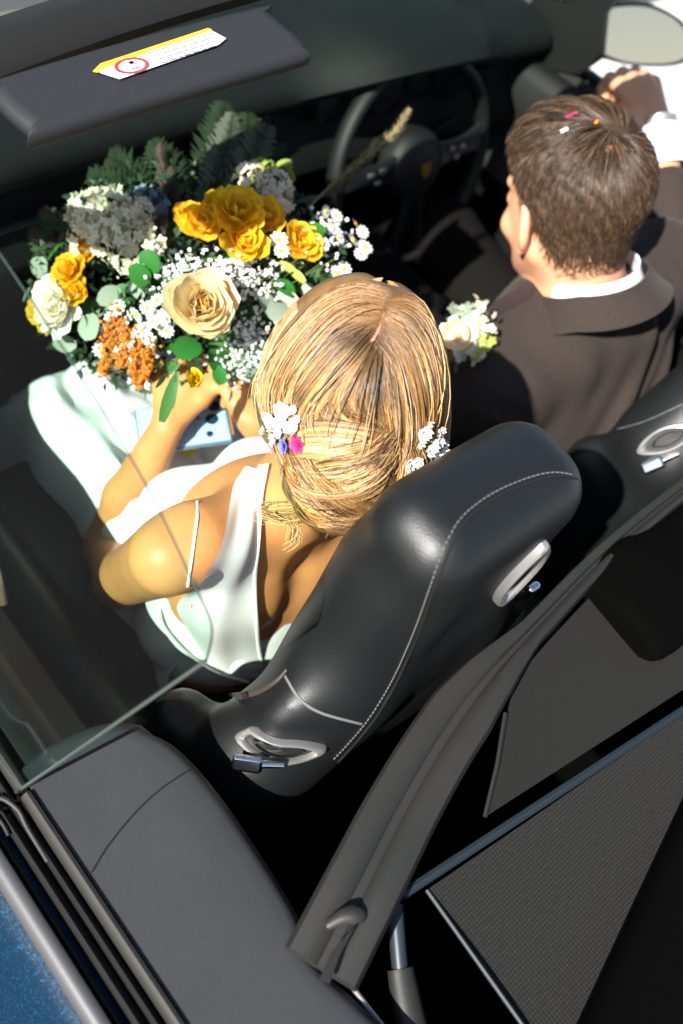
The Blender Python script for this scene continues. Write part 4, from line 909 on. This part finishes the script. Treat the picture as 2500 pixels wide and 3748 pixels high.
fm('leaf_silver', (.22, .28, .20), rough=.65, trans=.15, col2=(.28, .32, .25), cs=50); fm('stem', (.07, .12, .03)); fm('grass_purple', (.085, .05, .045), col2=(.06, .045, .03), cs=100)
fm('foxtail', (.12, .13, .035), col2=(.16, .10, .06), cs=120); fm('bud_white', (.75, .74, .70)); fm('dusty_blue', (.16, .20, .26)); fm('lime', (.28, .36, .05), trans=.2)
fm('violet', (.12, .14, .50)); fm('magenta', (.68, .02, .16)); fm('bright_yellow', (.90, .66, .01), trans=.2); fm('rust', (.55, .16, .01))
bq = empty('bouquet', tuple(at(720, 1330, d=1.2)), 'large loose bouquet of yellow, cream and white flowers held above her lap', 'bouquet')
BCN = at(700, 1280, d=1.32)
def bd(px, py): return 1.20+.12*(((px-700)/650)**2+((py-1000)/480)**2)
def place(px, py, dd=0):
    p = at(px, py, d=bd(px, py)+dd); n = nrm(nrm(p-BCN)*1.0+nrm(CC-p)*.9); return p, n
def frame(n, roll=None):
    r = RNG.uniform(0, 6.28) if roll is None else roll; a_ = np.array([0, 0, 1.0]) if abs(n[2]) < .9 else np.array([1.0, 0, 0]); x = nrm(np.cross(a_, n)); y = np.cross(n, x)
    return np.stack([math.cos(r)*x+math.sin(r)*y, -math.sin(r)*x+math.cos(r)*y, n], 1)
def mat4(p, R, sc=1.0):
    m = Matrix.Identity(4)
    for i in range(3):
        for j_ in range(3): m[i][j_] = R[i][j_]*sc
        m[i][3] = p[i]
    return m
def petalmesh(name, m, w=.5, cup=.35, ruf=.06, nu=6, nv=5):
    G = []
    for i in range(nu):
        t = i/(nu-1); ww = w*(math.sin(math.pi*(t*.82+.06))**.7); row = []
        for j_ in range(nv):
            q = j_/(nv-1)*2-1; row.append((q*ww, t, cup*t*t+.25*ww*q*q+ruf*t*math.sin(q*7+t*3)))
        G.append(row)
    mb = MB().grid(G); me = bpy.data.meshes.new(name); me.from_pydata(np.concatenate(mb.v).tolist(), [], mb.f); me.materials.append(m); me.polygons.foreach_set('use_smooth', [True]*len(me.polygons)); return me
PM = {k: petalmesh('petal', M[m_], w_, c_, r_) for k, m_, w_, c_, r_ in (('y', 'yellow_petal', .55, .3, .10), ('c', 'cream_petal', .62, .45, .05), ('a', 'apricot_petal', .6, .5, .06), ('i', 'ivory_petal', .5, .2, .08), ('w', 'white_petal', .30, .05, .02), ('by', 'bright_yellow', .6, .5, .05))}
LM = {k: petalmesh('leaf', M[m_], w_, c_, .0, 6, 3) for k, m_, w_, c_ in (('g', 'leaf_green', .30, -.25), ('b', 'leaf_bright', .42, -.2), ('d', 'leaf_dark', .26, -.2), ('s', 'leaf_silver', .42, -.15), ('l', 'lime', .22, -.2), ('n', 'leaf_green', .12, -.2), ('nd', 'leaf_dark', .12, -.2))}
def child(me, name, parent, M4):
    o = bpy.data.objects.new(name, me); COL.objects.link(o); o.parent = parent; base = Matrix.Translation(-Vector(parent_loc(parent))); o.matrix_local = base @ M4; return o
def parent_loc(o):
    v = Vector((0, 0, 0))
    while o: v += o.location; o = o.parent
    return v
def flower(kind, p, n, r, par, name, rings):
    # rings: (petals, tilt, size, key); the flower root is its small core mesh, petals are its children
    R = frame(n); core = MB(); a = np.linspace(0, 2*math.pi, 9)[:-1]
    core.grid([[p+R@np.array([q*r*math.cos(t), q*r*math.sin(t), h*r]) for t in a] for q, h in ((.20, -.15), (.26, .05), (.16, .22), (.01, .26))], cv=True)
    f = core.build(name, M[kind], par)
    for cnt_, tilt, sz, key, lift_ in rings:
        for k_ in range(cnt_):
            a_ = k_/cnt_*6.283+RNG.uniform(-.25, .25)+tilt; Rl = np.array(Matrix.Rotation(a_, 3, 'Z')@Matrix.Rotation(tilt+RNG.uniform(-.12, .12), 3, 'X')@Matrix.Rotation(RNG.uniform(-.25, .25), 3, 'Y'))
            child(PM[key], 'petal', f, mat4(p+R@(Rl@np.array([0, .06*r, 0]))+R[:, 2]*lift_*r, R@Rl, sz*r*RNG.uniform(.88, 1.1)))
    return f
YR = [(7, .10, 1.05, 'y', -.05), (6, .45, .9, 'y', .0), (5, .85, .72, 'y', .05), (3, 1.25, .5, 'y', .08)]
for x, y, r, dd in ((872, 790, .031, -.03), (960, 800, .025, 0), (815, 768, .023, .0), (735, 830, .024, 0), (700, 800, .020, .01), (885, 897, .027, -.01), (1095, 900, .026, 0), (320, 915, .020, .01), (262, 995, .024, 0), (285, 1070, .018, 0), (155, 1135, .020, 0), (175, 1185, .014, .01)):
    p, n = place(x, y, dd); flower('yellow_petal', p, n, r, bq, 'yellow_flower', YR)
p, n = place(738, 1118, -.05)
flower('apricot_petal', p, nrm(n+.5*nrm(CC-p)), .036, bq, 'cream_rose', [(9, .1, 1.08, 'c', -.1), (9, .38, 1.0, 'c', -.02), (8, .62, .88, 'c', .02), (8, .85, .72, 'c', .04), (6, 1.05, .56, 'a', .06), (6, 1.25, .42, 'c', .08)])
for x, y, r in ((232, 1130, .038), (210, 1090, .03)):
    p, n = place(x, y); flower('ivory_petal', p, n, r, bq, 'ivory_flower', [(9, .15, 1.1, 'w', 0), (9, .5, .9, 'i', .02), (6, .9, .6, 'i', .05)])
p, n = at(712, 1385, d=1.165), nrm(CC-at(712, 1385, d=1.2)); flower('bright_yellow', p, n, .015, bq, 'yellow_bud', [(6, .6, 1.0, 'by', 0), (5, 1.0, .8, 'by', .05)])
def cluster(px, py, R0, cnt_, m, name, fl, dd=0, sq=.5):
    p, n = place(px, py, dd); R = frame(n); mb = MB()
    for i in range(cnt_):
        v = RNG.normal(size=3); v[2] = abs(v[2])*sq+.1; v = nrm(v)*RNG.uniform(.55, 1)**.5; c = p+R@(v*R0); nn = nrm(R@v+RNG.normal(0, .4, 3)); Q = frame(nn)
        for k_ in range(5):
            a_ = k_*1.2566; e = Q@np.array([math.cos(a_), math.sin(a_), .25]); f_2 = Q@np.array([-math.sin(a_), math.cos(a_), 0]); mb.add([c, c+e*fl*.6+f_2*fl*.35, c+e*fl, c+e*fl*.6-f_2*fl*.35], [(0, 1, 2, 3)])
    o = mb.build(name, M[m], bq, False); o['kind'] = 'stuff'; return o
for x, y, r, n_ in ((400, 800, .040, 75), (450, 870, .040, 75), (350, 850, .035, 60), (500, 920, .034, 60), (330, 780, .028, 60), (480, 800, .028, 60)): cluster(x, y, r, n_, 'ivory_petal', 'ivory_cluster', .0085)
for x, y, r in ((930, 680, .028), (1000, 700, .026), (1010, 740, .022), (960, 650, .022)): cluster(x, y, r, 60, 'ivory_petal' if x != 960 else 'lime', 'cream_green_cluster', .0075, .02)
def gyp(px, py, w, h, cnt_, m='bud_white', r=.0028, dd=0):
    mb = MB(); st_ = MB()
    for i in range(cnt_):
        x, y = RNG.normal(px, w), RNG.normal(py, h); c = at(x, y, d=bd(x, y)+dd+RNG.normal(0, .012)); rr = r*RNG.uniform(.6, 1.5); Q = frame(nrm(RNG.normal(size=3)))
        for sgn in (1, -1):
            mb.add([c+Q@np.array(v)*rr for v in ((1, 0, 0), (0, 1, 0), (-1, 0, 0), (0, -1, 0), (0, 0, sgn*.8))], [(0, 1, 4), (1, 2, 4), (2, 3, 4), (3, 0, 4)])
        if i % 3 == 0: st_.tube([c, c+(BCN-c)*.35+RNG.normal(0, .006, 3)], .0005, 3, caps=False)
    mb.build('small_buds', M[m], bq, True)['kind'] = 'stuff'; st_.build('fine_stems', M['stem'], bq)['kind'] = 'stuff'
for a_ in ((760, 990, 80, 35, 230), (880, 1010, 70, 40, 160), (930, 1230, 60, 45, 200), (960, 1290, 50, 40, 140), (860, 1330, 50, 30, 90), (640, 1010, 40, 30, 90), (1170, 870, 50, 45, 120), (950, 1040, 40, 40, 60), (540, 1190, 50, 40, 80), (890, 1400, 30, 20, 50)): gyp(*a_)
def daisy(px, py, r, dd=-.01, par=None, pos=None):
    p, n = place(px, py, dd) if pos is None else pos; R = frame(nrm(n+RNG.normal(0, .35, 3))); mb = MB()
    for k_ in range(11):
        a_ = k_/11*6.283; e = R@np.array([math.cos(a_), math.sin(a_), .12]); q = R@np.array([-math.sin(a_), math.cos(a_), 0]); mb.add([p+e*r*.25-q*r*.09, p+e*r*.8-q*r*.17, p+e*r, p+e*r*.8+q*r*.17, p+e*r*.25+q*r*.09], [(0, 1, 2, 3, 4)])
    d_ = mb.build('daisy', M['white_petal'], par or bq, False); a = np.linspace(0, 6.283, 9)[:-1]
    MB().grid([[p+R@np.array([q*math.cos(t)*r, q*math.sin(t)*r, h*r]) for t in a] for q, h in ((.3, 0), (.28, .14), (.15, .24), (.01, .27))], cv=True).build('centre', M['daisy_centre'], d_)
for x, y in ((1190, 775), (1230, 790), (1215, 830), (1300, 820), (1325, 850), (1290, 880), (1335, 905), (1320, 930), (1240, 870), (1180, 900), (1260, 985), (1230, 1000), (430, 1130), (405, 1165), (450, 1190), (500, 1150), (540, 1130), (560, 1175), (520, 1210), (545, 1245), (470, 1240), (600, 1160), (610, 1210), (390, 1210), (370, 1280), (620, 1110), (575, 1100), (430, 1260), (1030, 920), (1020, 880)): daisy(x, y, RNG.uniform(.009, .0125))
def leafat(px, py, L_, key, ang=None, dd=0, name='leaf', par=None, tilt=None):
    p, n = place(px, py, dd); ax = nrm(p-BCN); n = nrm(n+RNG.normal(0, .35, 3)); R = frame(n, ang)
    child(LM[key], name, par or bq, mat4(p, R@np.array(Matrix.Rotation(RNG.uniform(-.4, .3) if tilt is None else tilt, 3, 'X')), L_))
for x, y, L_, k_ in ((1000, 1080, .038, 's'), (1050, 1120, .036, 's'), (960, 1120, .032, 's'), (1040, 1060, .034, 's'), (990, 1160, .034, 's'), (1080, 1090, .03, 's'), (930, 1370, .034, 's'), (870, 1420, .028, 's'), (1000, 1250, .03, 's'), (960, 1430, .026, 's'),
                     (330, 1150, .036, 's'), (360, 1110, .034, 's'), (300, 1200, .034, 's'), (280, 1260, .032, 's'), (620, 1060, .03, 's'), (650, 1340, .020, 'g'), (590, 1345, .022, 'n'), (620, 1370, .02, 'n')): leafat(x, y, L_, k_, dd=RNG.uniform(-.01, .02))
for x, y, L_, k_ in ((720, 1250, .040, 'b'), (760, 1290, .036, 'b'), (700, 1290, .034, 'b'), (790, 1340, .024, 'b'), (1040, 600, .026, 'l'), (1010, 610, .026, 'l'), (1060, 600, .018, 'l'), (190, 1040, .02, 'l'), (1090, 1010, .028, 'l'), (1060, 985, .026, 'l'), (1120, 830, .026, 'b'), (570, 1000, .03, 'b'), (540, 1040, .03, 'b'), (880, 640, .024, 'l'), (1080, 1080, .03, 'b')): leafat(x, y, L_, k_, dd=-.005)
for i in range(170):
    a_, r_ = RNG.uniform(0, 6.283), RNG.uniform(0, 1)**.5; x, y = 690+560*r_*math.cos(a_), 1010+370*r_*math.sin(a_)
    if x > 1000 and y > 1150: x -= 200
    leafat(x, y, RNG.uniform(.022, .045), RNG.choice(['g', 'd', 'd', 'g', 's', 'n'] if y > 850 else ['d', 'd', 'nd']), dd=RNG.uniform(.02, .07))
lf = MB(); 
for i in range(2600):
    a_, r_ = RNG.uniform(0, 6.283), RNG.uniform(0, 1)**.5; x, y = 680+580*r_*math.cos(a_), 1020+430*r_*math.sin(a_)
    if x > 980 and y > 1180: continue
    c = at(x, y, d=bd(x, y)+RNG.uniform(.01, .10)); Q = frame(nrm(RNG.normal(size=3)+nrm(CC-c))); L_ = RNG.uniform(.008, .022); w = L_*RNG.uniform(.12, .3)
    lf.add([c, c+Q@np.array([w, L_*.5, .003]), c+Q@np.array([0, L_, 0]), c+Q@np.array([-w, L_*.5, .003])], [(0, 1, 2, 3)])
lf.build('filler_foliage', M['leaf_dark'], bq, False)['kind'] = 'stuff'
# amaranth, hanging rust coloured tassels
for pts in (((410, 1180), (395, 1250), (385, 1330), (380, 1370)), ((460, 1200), (450, 1280), (440, 1340)), ((500, 1230), (490, 1310), (500, 1370), (515, 1410)), ((540, 1260), (540, 1330), (530, 1380)), ((430, 1150), (420, 1210), (425, 1290))):
    P = smooth([at(x, y, d=bd(x, y)-.01) for x, y in pts], 24); mb = MB()
    for i in range(260):
        t = RNG.uniform(0, 1); c = P[int(t*(len(P)-1))]+RNG.normal(0, 1, 3)*.0058*(1-.55*t); rr = RNG.uniform(.0018, .0034); Q = frame(nrm(RNG.normal(size=3)))
        mb.add([c+Q@np.array(v)*rr for v in ((1, 0, 0), (0, 1, 0), (-1, 0, 0), (0, -1, 0), (0, 0, 1.3), (0, 0, -1))], [(0, 1, 4), (1, 2, 4), (2, 3, 4), (3, 0, 4), (1, 0, 5), (2, 1, 5), (3, 2, 5), (0, 3, 5)])
    mb.build('amaranth_tassel', M['rust' if pts[0][0] != 430 else 'amaranth'], bq)['kind'] = 'stuff'
# ferns and grasses standing up at the far side
fm('fern_dark', (.011, .021, .010), rough=.85, spec=.1, col2=(.016, .028, .013))
def frond(pts, m, w0, cnt_, name, d0=1.30, fl=.0014):
    P = smooth([at(x, y, d=d0+k_*.02) for k_, (x, y) in enumerate(pts)], cnt_); mb = MB().tube(P, [.0014, .0006], 4); T_ = np.gradient(P, axis=0)
    for i in range(3, len(P)):
        t = nrm(T_[i]); side = nrm(np.cross(t, CC-P[i])); f = i/len(P); w = w0*math.sin(math.pi*(.12+.86*f))**.8
        for sg_ in (-1, 1):
            e = nrm(side*sg_+t*.7+RNG.normal(0, .12, 3)); q = nrm(np.cross(e, CC-P[i])); L_ = w*RNG.uniform(.8, 1.1); mb.add([P[i], P[i]+e*L_*.5+q*fl*2.2, P[i]+e*L_, P[i]+e*L_*.5-q*fl*2.2], [(0, 1, 2, 3)])
    o = mb.build(name, M[m], bq, False); return o
for pts in (((720, 780), (760, 620), (800, 470), (820, 380)), ((800, 760), (860, 600), (900, 480), (905, 420)), ((640, 800), (620, 640), (560, 520)), ((850, 720), (960, 580), (1000, 520)), ((560, 800), (450, 700), (330, 640)), ((600, 840), (480, 640), (400, 580))): frond(pts, 'fern_dark', .036, 34, 'fern_frond')
M['fern_olive'] = fm('fern_olive', (.035, .04, .024))
for pts in (((760, 780), (790, 640), (830, 520), (850, 420)), ((820, 760), (900, 620), (950, 520), (975, 460))): frond(pts, 'fern_olive', .032, 40, 'fern_frond', 1.28)
def spike(pts, m, r, cnt_, name, d0=1.28):
    P = smooth([at(x, y, d=d0+k_*.01) for k_, (x, y) in enumerate(pts)], 40); mb = MB().tube(P, [.0016, .0008], 4); T_ = np.gradient(P, axis=0)
    for i in range(cnt_):
        f = RNG.uniform(.25, 1); k_ = int(f*(len(P)-1)); t = nrm(T_[k_]); v = nrm(RNG.normal(size=3)); v = nrm(v-t*(v@t)); c = P[k_]; e = nrm(v+t*.9); q = nrm(np.cross(e, v+t*.1)); L_ = r*RNG.uniform(.6, 1.2)*math.sin(math.pi*min(1, (f-.2)*1.2))**.5
        mb.add([c, c+e*L_*.5+q*.0007, c+e*L_, c+e*L_*.5-q*.0007], [(0, 1, 2, 3)])
    return mb.build(name, M[m], bq, False)
spike(((640, 900), (615, 780), (600, 640), (585, 540)), 'grass_purple', .017, 700, 'grass_plume'); spike(((700, 880), (660, 760), (625, 620)), 'grass_purple', .016, 500, 'grass_plume')
spike(((620, 980), (600, 880), (590, 800)), 'grass_purple', .014, 400, 'grass_plume', 1.22)
spike(((1130, 760), (1200, 690), (1320, 590), (1440, 490), (1500, 400)), 'foxtail', .014, 900, 'foxtail_grass', 1.30); spike(((1140, 740), (1240, 680), (1340, 580)), 'grass_purple', .017, 500, 'grass_plume', 1.31)
spike(((330, 960), (220, 900), (120, 850)), 'grass_purple', .020, 600, 'grass_plume', 1.33); spike(((340, 940), (240, 830), (160, 780)), 'grass_purple', .018, 400, 'grass_plume', 1.35)
for x, y in ((530, 740), (500, 770), (560, 760)): cluster(x, y, .022, 40, 'dusty_blue', 'blue_thistle', .007, .03)
# stems through the fist, a trailing leaf over the hand
st_ = MB(); hc = (kn[1]+kn[2])/2+np.array([0, 0, -.022])
for i in range(26):
    a_ = RNG.uniform(0, 6.28); t_ = BCN+np.array([math.cos(a_)*.07, math.sin(a_)*.06, RNG.uniform(-.02, .02)]); c = hc+RNG.normal(0, .006, 3); st_.tube(smooth([t_, t_*.4+c*.6+[0, 0, .0], c, c+(c-t_)*.35+[0, 0, -.01]], 9), .0016, 5)
st_.build('stems', M['stem'], bq)['kind'] = 'stuff'
for (x, y), (x2, y2), key in (((650, 1360), (590, 1550), 'n'), ((640, 1370), (625, 1500), 'nd'), ((570, 1420), (610, 1370), 'nd')):
    A, B = at(x, y, d=1.115), at(x2, y2, d=1.125); e = nrm(B-A); n = nrm(CC-A); xx = nrm(np.cross(e, n)); child(LM[key], 'trailing_leaf', bq, mat4(A, np.stack([xx, e, np.cross(xx, e)], 1), np.linalg.norm(B-A)))

# ================================================================== small flowers worn, petals and confetti
def hairflowers(pts, nm, label, tree, extra):
    c0 = hit(tree, *pts[0][:2])[0]; root = empty('hair_flowers', tuple(c0), label, 'hair flowers')
    for x, y, r in pts:
        p, n = hit(tree, x, y, .006); R = frame(nrm(n+RNG.normal(0, .3, 3))); mb = MB()
        for k_ in range(6):
            a_ = k_*1.047; e = R@np.array([math.cos(a_), math.sin(a_), .55]); q = R@np.array([-math.sin(a_), math.cos(a_), 0]); mb.add([p, p+e*r*.6-q*r*.4, p+e*r+R[:, 2]*r*.2, p+e*r*.6+q*r*.4], [(0, 1, 2, 3)]); e = R@np.array([math.cos(a_+.5), math.sin(a_+.5), 1.3]); mb.add([p, p+e*r*.5-q*r*.3, p+e*r*.8, p+e*r*.5+q*r*.3], [(0, 1, 2, 3)])
        mb.build('white_floret', M['white_petal'], root, False)
    for x, y, m, r in extra:
        p, n = hit(tree, x, y, .005); R = frame(n); mb = MB()
        for lay_, (cn, el, s_) in enumerate(((6, .35, 1.0), (5, .9, .8), (4, 1.8, .6))):
            for k_ in range(cn):
                a_ = k_/cn*6.283+lay_*.5; e = nrm(R@np.array([math.cos(a_), math.sin(a_), el])); q = R@np.array([-math.sin(a_), math.cos(a_), 0]); mb.add([p, p+e*r*s_*.6-q*r*.38, p+e*r*s_*1.1-q*r*.15, p+e*r*s_*1.1+q*r*.15, p+e*r*s_*.6+q*r*.38], [(0, 1, 2, 3, 4)])
        mb.build('coloured_floret', M[m], root, False)
    sp = MB()
    for x, y, r in pts: A = hit(tree, x, y, .004)[0]; B = hit(tree, sum(q[0] for q in pts)/len(pts), sum(q[1] for q in pts)/len(pts)+60, .003)[0]; sp.tube([A, B], .0007, 4)
    sp.build('sprigs', M['foxtail'], root)['kind'] = 'stuff'
LFp = [(1050, 1490, .0075), (1080, 1500, .007), (1015, 1520, .0085), (1035, 1545, .006), (1060, 1535, .0085), (1070, 1565, .006), (1095, 1560, .008), (1100, 1500, .005), (1020, 1560, .006), (990, 1570, .005), (1050, 1580, .007), (1030, 1600, .006), (1022, 1625, .006), (1110, 1540, .005)]
hairflowers(LFp, 'l', 'sprig of white florets with a blue and a pink one beside her left ear', TH, [(1058, 1630, 'violet', .0075), (1103, 1625, 'magenta', .008), (1092, 1600, 'red', .004)])
RFp = [(1530, 1570, .0085), (1545, 1550, .006), (1580, 1570, .007), (1575, 1600, .0085), (1560, 1630, .007), (1515, 1615, .006), (1590, 1640, .0075), (1545, 1650, .007), (1575, 1670, .006), (1510, 1680, .006), (1475, 1690, .008), (1600, 1620, .005)]
hairflowers(RFp, 'r', 'sprig of plain white florets in her hair next to the seat headrest', TH, [])
def chip(x, y, tree, m, w, h, label, off=.003):
    p, n = hit(tree, x, y, off); R = frame(n, RNG.uniform(0, 3)); b = MB().grid([[p+R@np.array([a_*w, b_*h, .0006*math.sin(a_*3)]) for a_ in (-1, -.3, .3, 1)] for b_ in (-1, 0, 1)]); b.grid([[p+R@np.array([a_*w, b_*h, -.0004+.0006*math.sin(a_*3)]) for a_ in (-1, -.3, .3, 1)] for b_ in (-1, 0, 1)])
    tag(b.build('confetti', M[m], None, False), label, 'confetti')
chip(1352, 1802, TH, 'red', .005, .0025, 'red piece of confetti caught low in the blonde hair'); chip(1322, 1808, TH, 'apricot_petal', .004, .003, 'peach piece of confetti caught low in the blonde hair'); chip(1378, 1782, TH, 'white_petal', .005, .002, 'pale lilac piece of confetti in the blonde hair, rightmost of the three low ones')
chip(2095, 445, TG_, 'magenta', .0085, .0028, 'magenta strip of confetti on the brown hair', .010); chip(2180, 470, TG_, 'rust', .0045, .002, 'orange fleck of confetti on the brown hair', .010); chip(2072, 496, TG_, 'label', .005, .0028, 'white fleck of confetti on the brown hair', .010)
dst = bvh(dress)
for x, y, w, lb in ((682, 1670, .016, 'yellow petal lying on the white skirt just below the phone'), (572, 1785, .008, 'small yellow petal on the white skirt behind the forearm')):
    p, n = hit(dst, x, y, .002); R = frame(n, .6); o = bpy.data.objects.new('fallen_petal', PM['by']); COL.objects.link(o); o.matrix_world = mat4(p, R, w*1.4); tag(o, lb, 'petal')
# buttonhole on the groom's lapel
p0 = at(1705, 1225, d=1.43); nb_ = nrm(CC-p0+np.array([-.3, .2, .2]))
bo = empty('boutonniere', tuple(p0), 'small white rose boutonniere with tiny flowers on the brown lapel', 'boutonniere')
flower('ivory_petal', at(1680, 1235, d=1.40), nb_, .026, bo, 'white_rose', [(7, .1, 1.05, 'w', -.05), (7, .4, 1.0, 'c', 0), (6, .8, .8, 'w', .05), (5, 1.2, .55, 'c', .08)])
def bspr(cnt_, m, r, cx, cy, sx_, sy_, nm):
    mb = MB()
    for i in range(cnt_):
        c = at(RNG.normal(cx, sx_), RNG.normal(cy, sy_), d=1.405+RNG.normal(0, .008)); Q = frame(nrm(nb_+RNG.normal(0, .6, 3)))
        for k_ in range(5):
            a_ = k_*1.2566; e = Q@np.array([math.cos(a_), math.sin(a_), .3]); q = Q@np.array([-math.sin(a_), math.cos(a_), 0]); mb.add([c, c+e*r*.6+q*r*.35, c+e*r, c+e*r*.6-q*r*.35], [(0, 1, 2, 3)])
    mb.build(nm, M[m], bo, False)['kind'] = 'stuff'
bspr(70, 'ivory_petal', .0065, 1745, 1190, 28, 40, 'tiny_flowers'); bspr(40, 'ivory_petal', .006, 1730, 1290, 26, 16, 'tiny_flowers'); bspr(24, 'lime', .008, 1755, 1240, 26, 45, 'green_sprig'); bspr(14, 'leaf_silver', .009, 1685, 1140, 22, 14, 'green_sprig'); bspr(5, 'violet', .006, 1720, 1230, 30, 36, 'violet_floret')
MB().tube(smooth([at(1690, 1290, d=1.42), at(1672, 1330, d=1.42), at(1668, 1365, d=1.42)], 8), .003, 6).build('stem', M['grass_purple'], bo)
print('done', time.time()-T0)
